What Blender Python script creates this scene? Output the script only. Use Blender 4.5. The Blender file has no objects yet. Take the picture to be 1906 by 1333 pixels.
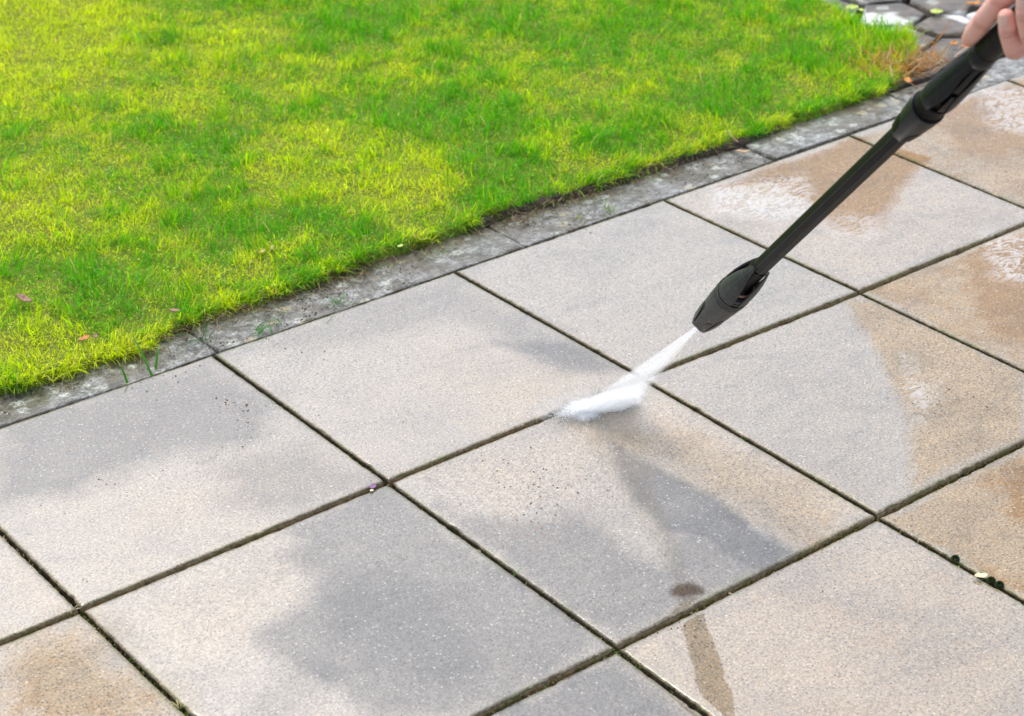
import bpy, bmesh, math, random
import numpy as np
from mathutils import Vector, Matrix, Euler
from mathutils.geometry import tessellate_polygon
C = bpy.context
SC = C.scene
COL = SC.collection
R = math.radians
rng = np.random.default_rng(7)
random.seed(7)

# ------------------------------------------------------------------ camera, sky, sun, exposure
cam_d = bpy.data.cameras.new('camera')
cam = bpy.data.objects.new('camera', cam_d); COL.objects.link(cam)
CAM = Vector((-1.41899, -2.55975, 1.57966))
cam.location = CAM
cam.rotation_euler = (1.06953121, -0.00256972, -0.67361055)
cam_d.sensor_width = 36.0
cam_d.lens = 70.925
cam_d.clip_start = 0.05; cam_d.clip_end = 200
cam_d.dof.use_dof = True
cam_d.dof.focus_distance = 2.95
cam_d.dof.aperture_fstop = 7.5
SC.camera = cam

world = bpy.data.worlds.new('World'); SC.world = world
world.use_nodes = True
wn = world.node_tree; wn.nodes.clear()
w_out = wn.nodes.new('ShaderNodeOutputWorld')
w_bg = wn.nodes.new('ShaderNodeBackground')
w_sky = wn.nodes.new('ShaderNodeTexSky')
w_sky.sky_type = 'NISHITA'; w_sky.sun_disc = False
SUN_EL, SUN_AZ = R(60), R(8)          # azimuth of the sun, clockwise from +y
w_sky.sun_elevation = SUN_EL; w_sky.sun_rotation = SUN_AZ
w_sky.dust_density = 3.0; w_sky.air_density = 1.0
w_hsv = wn.nodes.new('ShaderNodeHueSaturation'); w_hsv.inputs['Saturation'].default_value = 0.52
w_bg.inputs['Strength'].default_value = 0.15
wn.links.new(w_sky.outputs[0], w_hsv.inputs['Color'])
wn.links.new(w_hsv.outputs[0], w_bg.inputs['Color'])
wn.links.new(w_bg.outputs[0], w_out.inputs['Surface'])

sun_d = bpy.data.lights.new('sun', 'SUN'); sun_d.energy = 0.9; sun_d.angle = R(20)
sun_d.color = (1.0, 0.965, 0.90)
sun = bpy.data.objects.new('sun', sun_d); COL.objects.link(sun)
_sd = Vector((math.sin(SUN_AZ) * math.cos(SUN_EL), math.cos(SUN_AZ) * math.cos(SUN_EL), math.sin(SUN_EL)))
sun.rotation_euler = (-_sd).to_track_quat('-Z', 'Y').to_euler()
sun.location = (0, 0, 6)

SC.view_settings.view_transform = 'Standard'
SC.view_settings.look = 'None'
SC.view_settings.gamma = 1.0
SC.view_settings.exposure = 0.88
SC.cycles.max_bounces = 12
SC.cycles.diffuse_bounces = 6
SC.cycles.transparent_max_bounces = 16
SC.cycles.use_denoising = True

# ------------------------------------------------------------------ helpers
def nm(name, coord_obj=True):
    m = bpy.data.materials.new(name); m.use_nodes = True
    m.node_tree.nodes.clear()
    return m, m.node_tree.nodes, m.node_tree.links

class NT:
    """small node graph writer"""
    def __init__(s, name):
        s.m = bpy.data.materials.new(name); s.m.use_nodes = True
        s.n = s.m.node_tree.nodes; s.l = s.m.node_tree.links; s.n.clear()
        s.out = s.n.new('ShaderNodeOutputMaterial')
    def set(s, sock, v):
        if isinstance(v, bpy.types.NodeSocket): s.l.new(v, sock)
        elif v is not None:
            if isinstance(v, (tuple, list)) and len(v) == 3 and sock.type == 'RGBA': v = (*v, 1)
            sock.default_value = v
    def pos(s):
        return s.n.new('ShaderNodeNewGeometry').outputs['Position']
    def mapping(s, vec, scale=(1, 1, 1), rot=(0, 0, 0), loc=(0, 0, 0)):
        q = s.n.new('ShaderNodeMapping'); s.set(q.inputs[0], vec)
        q.inputs['Scale'].default_value = scale; q.inputs['Rotation'].default_value = rot; q.inputs['Location'].default_value = loc
        return q.outputs[0]
    def noise(s, vec, scale, detail=3, rough=.55, dist=0, out='Fac'):
        q = s.n.new('ShaderNodeTexNoise'); s.set(q.inputs['Vector'], vec)
        q.inputs['Scale'].default_value = scale; q.inputs['Detail'].default_value = detail
        q.inputs['Roughness'].default_value = rough; q.inputs['Distortion'].default_value = dist
        return q.outputs[out]
    def voro(s, vec, scale, out='Color', feature='F1'):
        q = s.n.new('ShaderNodeTexVoronoi'); q.feature = feature; s.set(q.inputs['Vector'], vec)
        q.inputs['Scale'].default_value = scale
        return q.outputs[out]
    def ramp(s, fac, stops, interp='LINEAR'):
        q = s.n.new('ShaderNodeValToRGB'); s.set(q.inputs[0], fac)
        cr = q.color_ramp; cr.interpolation = interp
        while len(cr.elements) < len(stops): cr.elements.new(0.5)
        for e, (p, c) in zip(cr.elements, stops):
            e.position = p; e.color = (c, c, c, 1) if isinstance(c, (int, float)) else (*c, 1)
        return q.outputs[0]
    def mix(s, f, a, b, mode='MIX'):
        q = s.n.new('ShaderNodeMix'); q.data_type = 'RGBA'; q.blend_type = mode
        s.set(q.inputs[0], f); s.set(q.inputs[6], a); s.set(q.inputs[7], b)
        return q.outputs[2]
    def math(s, op, a, b=None, c=None, clamp=False):
        q = s.n.new('ShaderNodeMath'); q.operation = op; q.use_clamp = clamp
        s.set(q.inputs[0], a)
        if b is not None: s.set(q.inputs[1], b)
        if c is not None: s.set(q.inputs[2], c)
        return q.outputs[0]
    def attr(s, name, out='Fac'):
        q = s.n.new('ShaderNodeAttribute'); q.attribute_name = name
        return q.outputs[out]
    def bump(s, h, strength=.3, dist=.002, normal=None):
        q = s.n.new('ShaderNodeBump'); s.set(q.inputs['Height'], h)
        q.inputs['Strength'].default_value = strength; q.inputs['Distance'].default_value = dist
        if normal is not None: s.set(q.inputs['Normal'], normal)
        return q.outputs[0]
    def pbsdf(s, **k):
        q = s.n.new('ShaderNodeBsdfPrincipled')
        for a, v in k.items():
            s.set(q.inputs[a.replace('_', ' ')], v)
        return q
    def fin(s, sh, disp=None):
        s.l.new(sh, s.out.inputs['Surface'])
        return s.m

def sep(nt, vec):
    q = nt.n.new('ShaderNodeSeparateXYZ'); nt.set(q.inputs[0], vec); return q.outputs

def tag(o, label=None, cat=None, group=None, kind=None):
    if label: o['label'] = label
    if cat: o['category'] = cat
    if group: o['group'] = group
    if kind: o['kind'] = kind
    return o

def link(name, me, mat=None, parent=None, smooth=False):
    o = bpy.data.objects.new(name, me); COL.objects.link(o)
    if mat is not None:
        for m in (mat if isinstance(mat, (list, tuple)) else [mat]): me.materials.append(m)
    if parent is not None: o.parent = parent
    if smooth:
        me.polygons.foreach_set('use_smooth', [True] * len(me.polygons))
    return o

def empty(name, loc=(0, 0, 0)):
    o = bpy.data.objects.new(name, None); COL.objects.link(o); o.location = loc
    o.empty_display_size = 0.05
    return o

def np_mesh(name, verts, faces):
    """verts (n,3); faces: list of int arrays, each (k, nsides)"""
    me = bpy.data.meshes.new(name)
    me.vertices.add(len(verts)); me.vertices.foreach_set('co', np.asarray(verts, np.float32).ravel())
    loops = np.concatenate([f.ravel() for f in faces]).astype(np.int32)
    tot = np.concatenate([np.full(len(f), f.shape[1], np.int32) for f in faces])
    start = np.concatenate([[0], np.cumsum(tot)[:-1]]).astype(np.int32)
    me.loops.add(len(loops)); me.loops.foreach_set('vertex_index', loops)
    me.polygons.add(len(tot)); me.polygons.foreach_set('loop_start', start); me.polygons.foreach_set('loop_total', tot)
    me.update(calc_edges=True); me.validate()
    return me

def set_col(me, name, rgb):
    a = me.color_attributes.new(name, 'FLOAT_COLOR', 'POINT')
    a.data.foreach_set('color', np.concatenate([rgb, np.ones((len(rgb), 1))], 1).astype(np.float32).ravel())
def set_f(me, name, v):
    a = me.attributes.new(name, 'FLOAT', 'POINT'); a.data.foreach_set('value', np.asarray(v, np.float32))

# value noise on the plane
_lat = rng.random((256, 256))
def vnoise(x, y, s, o=0):
    x = np.asarray(x) * s + 37.3 * o + 1000; y = np.asarray(y) * s + 17.9 * o + 1000
    xi = np.floor(x).astype(int); yi = np.floor(y).astype(int); fx = x - xi; fy = y - yi
    fx = fx * fx * (3 - 2 * fx); fy = fy * fy * (3 - 2 * fy)
    g = lambda a, b: _lat[a & 255, b & 255]
    return (g(xi, yi) * (1 - fx) + g(xi + 1, yi) * fx) * (1 - fy) + (g(xi, yi + 1) * (1 - fx) + g(xi + 1, yi + 1) * fx) * fy
def fbm(x, y, s, n=4, o=0):
    t = 0; a = 1; tot = 0
    for k in range(n):
        t = t + a * vnoise(x, y, s * 2 ** k, o + k); tot += a; a *= .55
    return t / tot

# rays of the calibrated camera: at(px, py, z) is the world point at height z that the photograph shows there
_M = Euler((1.06953121, -0.00256972, -0.67361055)).to_matrix(); _F = 3755.05
def ray(px, py):
    return (_M @ Vector(((px - 953) / _F, -(py - 666.5) / _F, -1))).normalized()
def at(px, py, z=0.0):
    d = ray(px, py); return CAM + d * ((z - CAM.z) / d.z)
def gxy(pts): return np.array([at(*p)[:2] for p in pts])

def sdist(P, poly):
    """signed distance to a polygon (negative inside), P (n,2)"""
    poly = np.asarray(poly); n = len(poly)
    d = np.full(len(P), 1e9); inside = np.zeros(len(P), bool)
    for i in range(n):
        a = poly[i]; b = poly[(i + 1) % n]; e = b - a
        w = P - a; t = np.clip((w @ e) / (e @ e + 1e-12), 0, 1)
        d = np.minimum(d, np.hypot(*(w - t[:, None] * e).T))
        c = ((a[1] > P[:, 1]) != (b[1] > P[:, 1]))
        with np.errstate(divide='ignore', invalid='ignore'):
            xi = (b[0] - a[0]) * (P[:, 1] - a[1]) / (b[1] - a[1] + 1e-15) + a[0]
        inside ^= c & (P[:, 0] < xi)
    return np.where(inside, -d, d)

# ------------------------------------------------------------------ materials
def slab_material():
    t = NT('wet concrete paving')
    P = t.pos()
    warm = t.attr('warm'); gray = t.attr('gray'); film = t.attr('film'); glint = t.attr('glint'); rip = t.attr('ripple'); edge = t.attr('edge')
    n_mid = t.noise(P, 9, 4, .6); n_fine = t.noise(P, 260, 3, .8); n_patch = t.noise(P, 34, 5, .65)
    wf = t.math('ADD', warm, t.math('MULTIPLY', t.math('SUBTRACT', n_mid, .5), .55), clamp=True)
    wf = t.math('ADD', wf, t.math('MULTIPLY', t.math('MULTIPLY', t.math('SUBTRACT', n_patch, .5), 1.1), t.math('MULTIPLY', warm, 1.0)), clamp=True)
    gf = t.math('ADD', gray, t.math('MULTIPLY', t.math('SUBTRACT', n_patch, .5), t.math('MULTIPLY', gray, .5)), clamp=True)
    base = t.mix(wf, PALE, WARM)
    deep = t.ramp(wf, [(.56, 0), (.92, 1)])
    base = t.mix(deep, base, DEEP)
    base = t.mix(gf, base, GRAY)
    blot = t.noise(t.mapping(P, (1, 1.7, 1), (0, 0, .5)), 6.5, 6, .68, .8); base = t.mix(.9, base, t.ramp(blot, [(.34, .72), (.5, 1.0), (.66, 1.14)]), 'MULTIPLY')
    # aggregate
    v = t.voro(t.mapping(P, (1, 1, 1)), 255)
    vs = sep(t, v)
    white = t.ramp(vs[0], [(.90, 0), (.93, 1)]); dark = t.ramp(vs[1], [(.72, 0), (.80, 1)]); oran = t.ramp(vs[2], [(.82, 0), (.88, 1)])
    dist = t.voro(P, 255, 'Distance')
    grain = t.ramp(dist, [(.25, 1), (.5, .0)])
    base = t.mix(t.math('MULTIPLY', t.math('MULTIPLY', dark, grain), .8), base, (.035, .03, .03))
    base = t.mix(t.math('MULTIPLY', t.math('MULTIPLY', oran, grain), .45), base, (.42, .23, .09))
    base = t.mix(t.math('MULTIPLY', t.math('MULTIPLY', white, grain), .34), base, (.66, .64, .60))
    v2 = sep(t, t.voro(P, 150)); d2 = t.ramp(t.voro(P, 150, 'Distance'), [(.12, 1), (.30, 0)])
    base = t.mix(t.math('MULTIPLY', t.math('MULTIPLY', t.ramp(v2[0], [(.86, 0), (.9, 1)]), d2), .55), base, (.09, .075, .06))
    base = t.mix(.8, base, t.ramp(n_fine, [(.32, .4), (.5, 1.0), (.68, 1.65)]), 'MULTIPLY')
    # darker, dirtier rim next to the joints
    n_e = t.noise(P, 60, 4, .7)
    ef = t.math('MULTIPLY', edge, t.ramp(n_e, [(.38, 0), (.58, 1)]))
    base = t.mix(t.math('MULTIPLY', ef, .8), base, t.mix(t.ramp(n_mid, [(.45, 0), (.55, 1)]), (.10, .085, .045), (.09, .11, .03)))
    base = t.mix(t.math('MULTIPLY', t.attr('lance_refl'), .92, clamp=True), base, t.ramp(n_fine, [(.35, (.018, .011, .006)), (.65, (.085, .05, .022))]))
    # blown grit near the jet, drawn out along the water's run
    d = t.n.new('ShaderNodeVectorMath'); d.operation = 'SUBTRACT'; t.set(d.inputs[0], P); d.inputs[1].default_value = (.385, -.53, 0)
    s = sep(t, d.outputs[0])
    ang = t.math('ARCTAN2', s[1], s[0]); rad = t.math('SQRT', t.math('ADD', t.math('MULTIPLY', s[0], s[0]), t.math('MULTIPLY', s[1], s[1])))
    cmb = t.n.new('ShaderNodeCombineXYZ'); t.set(cmb.inputs[0], t.math('MULTIPLY', ang, 34)); t.set(cmb.inputs[1], t.math('MULTIPLY', rad, 46)); t.set(cmb.inputs[2], 0)
    stk = t.noise(cmb.outputs[0], 1.6, 3, .6, .4)
    base = t.mix(t.math('MULTIPLY', rip, t.math('MULTIPLY', t.ramp(stk, [(.53, 0), (.62, 1)]), .75)), base, (.14, .07, .03))
    # sky glints on rippled water, mixed as white into the colour
    wv = t.noise(t.mapping(P, (1, 2.4, 1), (0, 0, .9)), 22, 4, .6, 2.6)
    ff = t.math('MULTIPLY', glint, t.ramp(wv, [(.45, 0), (.53, 1), (.60, .9), (.70, .2)]), clamp=True)
    base = t.mix(t.math('MULTIPLY', ff, .5), base, (.62, .61, .60)); film = t.math('MAXIMUM', film, ff)
    # bumps: grain where the film is thin, ripples where water runs
    cmb2 = t.n.new('ShaderNodeCombineXYZ'); t.set(cmb2.inputs[0], t.math('MULTIPLY', ang, 5)); t.set(cmb2.inputs[1], t.math('MULTIPLY', rad, 150)); t.set(cmb2.inputs[2], 0)
    wav = t.noise(cmb2.outputs[0], 1.0, 2, .5, .8)
    grainb = t.bump(t.math('ADD', t.noise(P, 255, 2, .8), t.math('MULTIPLY', t.voro(P, 255, 'Distance'), -.7)), .75, .0016)
    b2 = t.n.new('ShaderNodeBump'); t.set(b2.inputs['Height'], t.math('MULTIPLY', t.math('ADD', wav, t.noise(P, 45, 3, .6, 1.0)), t.math('ADD', rip, t.math('MULTIPLY', glint, 1.2))))
    b2.inputs['Strength'].default_value = .32; b2.inputs['Distance'].default_value = .0022
    filmn = t.bump(t.noise(P, 26, 3, .6), .03, .002, b2.outputs[0])
    rough = t.math('SUBTRACT', .72, t.math('MULTIPLY', film, .30))
    sh = t.pbsdf(Base_Color=base, Roughness=rough, Normal=grainb, Coat_Weight=t.math('MULTIPLY', film, t.ramp(n_fine, [(.33, .62), (.5, .92), (.62, 1)])), Coat_Roughness=t.math('ADD', .035, t.math('MULTIPLY', t.math('SUBTRACT', 1, film), .25)),
                 Coat_IOR=2.5, Coat_Normal=filmn)
    return t.fin(sh.outputs[0])
PALE = (.226, .189, .133); WARM = (.345, .240, .125); DEEP = (.225, .122, .032); GRAY = (.074, .070, .063)
M_SLAB = slab_material()

def side_material(dk=1.0):
    t = NT('stained slab edge'); P = t.pos()
    n = t.noise(P, 130, 4, .7); m = t.noise(P, 16, 3, .6)
    c = t.ramp(n, [(.3, (.10, .07, .045)), (.5, (.30, .22, .15)), (.7, (.48, .39, .29))])
    c = t.mix(t.ramp(m, [(.52, 0), (.66, .8)]), c, (.15, .16, .04))
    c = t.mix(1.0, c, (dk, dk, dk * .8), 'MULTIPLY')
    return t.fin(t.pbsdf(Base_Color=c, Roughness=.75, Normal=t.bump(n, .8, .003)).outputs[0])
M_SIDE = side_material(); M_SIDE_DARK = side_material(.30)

def soil_material():
    t = NT('dark wet soil'); P = t.pos()
    n = t.noise(P, 70, 5, .7)
    c = t.ramp(n, [(.3, (.006, .005, .003)), (.55, (.045, .03, .016)), (.75, (.12, .085, .04))])
    return t.fin(t.pbsdf(Base_Color=c, Roughness=.7, Normal=t.bump(n, 1, .006)).outputs[0])
M_SOIL = soil_material()

def lawn_floor_material():
    t = NT('mossy thatch'); P = t.pos()
    n = t.noise(P, 240, 4, .7); m = t.noise(P, 9, 4, .6)
    c = t.ramp(n, [(.3, (.04, .09, .004)), (.5, (.16, .26, .008)), (.7, (.34, .40, .02))])
    c = t.mix(t.ramp(m, [(.4, 0), (.7, .7)]), c, (.24, .22, .03))
    return t.fin(t.pbsdf(Base_Color=c, Roughness=.9, Normal=t.bump(n, 1, .008)).outputs[0])
M_FLOOR = lawn_floor_material()

def blade_material(name='grass blade', tr=.5, rough=.42, spec=.35):
    t = NT(name)
    col = t.attr('Col', 'Color')
    p = t.pbsdf(Base_Color=col, Roughness=rough, Specular_IOR_Level=spec)
    tl = t.n.new('ShaderNodeBsdfTranslucent'); t.set(tl.inputs[0], t.mix(1.0, col, (1.25, 1.25, .75), 'MULTIPLY'))
    mx = t.n.new('ShaderNodeMixShader'); mx.inputs[0].default_value = tr
    t.l.new(p.outputs[0], mx.inputs[1]); t.l.new(tl.outputs[0], mx.inputs[2])
    return t.fin(mx.outputs[0])
M_BLADE = blade_material()
M_MOSS = blade_material('moss', .15, .8, .2)

def edging_material():
    t = NT('old lichened stone'); P = t.pos()
    oi = t.n.new('ShaderNodeObjectInfo').outputs['Random']
    n = t.noise(P, 34, 8, .78); f = t.noise(P, 300, 3, .8)
    c = t.ramp(n, [(.34, (.045, .042, .033)), (.45, (.15, .15, .135)), (.55, (.27, .275, .27)), (.66, (.44, .45, .44))])
    c = t.mix(t.ramp(t.noise(P, 7.5, 5, .65), [(.47, 0), (.58, .75)]), c, (.085, .07, .04))
    c = t.mix(.9, c, t.ramp(f, [(.34, .35), (.5, 1), (.66, 1.7)]), 'MULTIPLY')
    vg = sep(t, t.voro(t.mapping(P, (1, 1.3, 1)), 95)); c = t.mix(.75, c, t.ramp(vg[0], [(0, .45), (.5, 1), (1, 1.5)]), 'MULTIPLY')
    pit = t.math('MULTIPLY', t.ramp(t.noise(P, 75, 4, .7, 1.0), [(.36, 1), (.44, 0)]), .85); c = t.mix(pit, c, (.02, .018, .012))
    vw = t.n.new('ShaderNodeVectorMath'); vw.operation = 'MULTIPLY_ADD'
    t.set(vw.inputs[0], t.noise(P, 110, 4, .7, out='Color')); vw.inputs[1].default_value = (.026, .026, 0); t.set(vw.inputs[2], P)
    d = t.voro(t.mapping(vw.outputs[0], (1, 1.25, .3)), 30, 'Distance'); k = sep(t, t.voro(t.mapping(vw.outputs[0], (1, 1.25, .3)), 30))
    lf = t.math('MULTIPLY', t.ramp(d, [(.30, 1), (.44, 0)]), t.ramp(k[0], [(.52, 0), (.70, 1)]))
    lf = t.math('MULTIPLY', lf, t.ramp(t.noise(P, 150, 3, .7), [(.40, .15), (.55, 1)]))
    c = t.mix(t.math('MULTIPLY', lf, .85), c, t.mix(t.ramp(k[1], [(.7, 0), (.8, 1)]), (.60, .64, .58), (.52, .46, .28)))
    yy = sep(t, P)[1]; dirt = t.ramp(t.math('ADD', yy, t.math('MULTIPLY', t.math('SUBTRACT', t.noise(P, 22, 5, .7), .5), .12)), [(.082, 0), (.104, .9)])
    c = t.mix(dirt, c, t.ramp(f, [(.35, (.02, .014, .008)), (.65, (.14, .095, .05))]))
    c = t.mix(t.math('MULTIPLY', oi, .3), c, (.15, .12, .09))
    sh = t.pbsdf(Base_Color=c, Roughness=.5, Coat_Weight=t.ramp(t.noise(P, 8, 3, .5), [(.42, .05), (.6, .6)]), Coat_Roughness=.16, Coat_IOR=1.6,
                 Normal=t.bump(t.math('ADD', n, t.math('MULTIPLY', f, .6)), .9, .004), Coat_Normal=t.bump(t.noise(P, 120, 3, .6), .3, .002))
    return t.fin(sh.outputs[0])
M_EDGE = edging_material()

def crazy_material():
    t = NT('weathered flagstone'); P = t.pos()
    oi = t.n.new('ShaderNodeObjectInfo').outputs['Random']
    n = t.noise(P, 22, 6, .7); f = t.noise(P, 200, 3, .7)
    a = t.ramp(n, [(.28, (.03, .026, .022)), (.5, (.085, .075, .068)), (.72, (.20, .17, .145))])
    b = t.ramp(n, [(.28, (.035, .024, .014)), (.5, (.10, .07, .042)), (.72, (.20, .145, .09))])
    c = t.mix(oi, a, b)
    c = t.mix(.5, c, t.ramp(f, [(.3, .5), (.5, 1), (.7, 1.4)]), 'MULTIPLY')
    vw = t.n.new('ShaderNodeVectorMath'); vw.operation = 'MULTIPLY_ADD'
    t.set(vw.inputs[0], t.noise(P, 50, 3, .6, out='Color')); vw.inputs[1].default_value = (.03, .03, 0); t.set(vw.inputs[2], P)
    d = t.voro(t.mapping(vw.outputs[0], (1, 1, .3)), 17, 'Distance'); k = sep(t, t.voro(t.mapping(vw.outputs[0], (1, 1, .3)), 17))
    lf = t.math('MULTIPLY', t.ramp(d, [(.24, 1), (.34, 0)]), t.ramp(k[0], [(.72, 0), (.76, 1)]))
    c = t.mix(t.math('MULTIPLY', lf, .55), c, (.46, .49, .43))
    c = t.mix(t.attr('lichen'), c, (.66, .67, .65))
    return t.fin(t.pbsdf(Base_Color=c, Roughness=.55, Coat_Weight=.35, Coat_Roughness=.2, Normal=t.bump(t.math('ADD', n, f), .8, .006)).outputs[0])
M_CRAZY = crazy_material()

def plastic(name, c, rough=.42, dust=.12, coat=0, spec=.38):
    t = NT(name)
    P = t.n.new('ShaderNodeTexCoord').outputs['Object']
    n = t.noise(P, 90, 5, .7); s = t.noise(t.mapping(P, (1, 1, .12)), 300, 3, .6)
    col = t.mix(t.math('MULTIPLY', t.ramp(n, [(.48, 0), (.72, 1)]), dust), c, (.22, .22, .21))
    col = t.mix(t.math('MULTIPLY', t.ramp(s, [(.62, 0), (.70, 1)]), dust * 1.4), col, (.30, .30, .30))
    return t.fin(t.pbsdf(Base_Color=col, Roughness=t.math('ADD', rough, t.math('MULTIPLY', n, .12)), Specular_IOR_Level=spec, Coat_Weight=coat,
                         Normal=t.bump(t.noise(P, 900, 2, .6), .12, .0005)).outputs[0])
M_NOZ = plastic('worn grey plastic', (.028, .031, .035), .40, .22)
M_TUBE = plastic('black tube plastic', (.004, .0045, .006), .36, .05, spec=.2)
M_COUP = plastic('blue black plastic', (.006, .008, .013), .32, .03, spec=.26)
M_CORE = plastic('black core plastic', (.002, .002, .0025), .4, .05, spec=.15)
M_TUBE_HILITE = plastic('tube ridge highlight', (.045, .048, .055), .35, .1, spec=.4)
M_EDGE_HILITE = plastic('highlight plastic edge', (.11, .12, .13), .4, .3)  # pale colour paints highlights along claw ridges and band edges
M_RING = plastic('pale rubber ring', (.42, .22, .18), .4, .3)

def skin_material():
    t = NT('skin'); P = t.pos()
    red = t.attr('red')
    n = t.noise(P, 60, 4, .6); w = t.noise(t.mapping(P, (1, 1, 1)), 520, 3, .7)
    c = t.mix(n, (.76, .41, .345), (.86, .56, .47))
    c = t.mix(red, c, (.66, .22, .17))
    c = t.mix(t.attr('crease'), c, (.34, .11, .08))
    p = t.pbsdf(Base_Color=c, Roughness=.48, Specular_IOR_Level=.4, Normal=t.bump(t.math('ADD', w, t.math('MULTIPLY', t.noise(P, 170, 3, .6), .8)), .35, .0011))
    p.inputs['Subsurface Weight'].default_value = .22
    p.inputs['Subsurface Radius'].default_value = (1, .35, .2)
    p.inputs['Subsurface Scale'].default_value = .006
    return t.fin(p.outputs[0])
M_SKIN = skin_material()
M_NAIL = NT('finger nail'); M_NAIL = M_NAIL.fin(M_NAIL.pbsdf(Base_Color=(.74, .47, .40), Roughness=.25, Coat_Weight=.3).outputs[0])
def cloth_material():
    t = NT('dark sleeve cloth'); P = t.pos()
    n = t.noise(P, 700, 2, .5)
    return t.fin(t.pbsdf(Base_Color=t.mix(n, (.02, .03, .06), (.05, .07, .12)), Roughness=.85, Normal=t.bump(n, .5, .001)).outputs[0])
M_CLOTH = cloth_material()

def leaf_material(name, a, b):
    t = NT(name); P = t.pos()
    return t.fin(t.pbsdf(Base_Color=t.mix(t.ramp(t.noise(P, 160, 3, .6), [(.35, 0), (.65, 1)]), a, b), Roughness=.55).outputs[0])
M_LORANGE = leaf_material('orange dead leaf', (.42, .12, .015), (.58, .27, .05))
M_LBROWN = leaf_material('brown dead leaf', (.16, .06, .035), (.36, .19, .13))
M_LTAN = leaf_material('tan dead leaf', (.40, .24, .11), (.60, .44, .26))
M_LYEL = leaf_material('yellow fallen leaf', (.36, .46, .05), (.52, .60, .16))
M_TWIG = leaf_material('pale straw', (.62, .55, .33), (.74, .68, .46))
M_PURP = leaf_material('purple petal', (.16, .05, .18), (.25, .12, .28))

# ------------------------------------------------------------------ setting
# ground: one wide sheet of dark soil under everything
gm = bmesh.new()
for x0, x1, y0, y1 in ((-60, 60, -60, 60),):
    vs = [gm.verts.new(p) for p in ((x0, y0, -.04), (x1, y0, -.04), (x1, y1, -.04), (x0, y1, -.04))]; gm.faces.new(vs)
me = bpy.data.meshes.new('ground'); gm.to_mesh(me); gm.free()
tag(link('ground', me, M_SOIL), kind='structure')

# lawn floor with a low bank towards the edging
LAWN = np.array([(-2.6, .085), (-.9, .085), (-.333, .081), (-.18, .072), (-.103, .069), (.0, .10), (.079, .118), (.18, .100), (.289, .104), (.40, .114), (.527, .110), (.62, .114), (.713, .128), (.80, .118),
                 (.90, .112), (.976, .107), (1.08, .112), (1.2, .104), (1.313, .095), (1.42, .105), (1.566, .102), (1.66, .106), (1.724, .100), (1.80, .135), (1.87, .165), (1.942, .21), (2.0, .26), (2.025, .3), (1.99, .36), (1.985, .42),
                 (2.02, .49), (2.05, .57), (2.03, .68), (2.06, .80), (2.05, 1.2), (2.1, 4.2), (-2.6, 4.2)])
def lawn_floor():
    xs = np.arange(-2.6, 2.2, .02); ys = np.concatenate([np.arange(.05, 1.2, .012), np.arange(1.2, 4.2, .04)])
    X, Y = np.meshgrid(xs, ys); P = np.c_[X.ravel(), Y.ravel()]
    sd = sdist(P, LAWN)
    z = .010 + .012 * fbm(P[:, 0], P[:, 1], 9, 3) + .008 * np.clip(-sd / .12, 0, 1)
    z = np.where(sd > -.006, -.02, z)
    keep = sd < .012
    V = np.c_[P, z]; nx = len(xs); idx = np.arange(len(P)).reshape(X.shape)
    q = np.stack([idx[:-1, :-1], idx[:-1, 1:], idx[1:, 1:], idx[1:, :-1]], -1).reshape(-1, 4)
    q = q[keep[q].all(1)]
    me = np_mesh('lawn', V, [q])
    return link('lawn', me, M_FLOOR, smooth=True)
tag(lawn_floor(), kind='structure')

# ------------------------------------------------------------------ paving slabs
NODE = {(0, 0): (.003, -.001), (1, 0): (.496, -.003), (2, 0): (.993, -.0045), (3, 0): (1.505, -.001), (4, 0): (2.005, .002), (-1, 1): (-.501, -.500), (0, 1): (.002, -.495),
        (1, 1): (.5015, -.494), (2, 1): (.9975, -.503), (0, 2): (.002, -1.0025), (1, 2): (.4975, -1.0005)}
def node(i, j): return np.array(NODE.get((i, j), (i * .5, -j * .5)))
ROWZ = {0: .0045, 1: .002, 2: -.001, 3: -.003}

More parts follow.
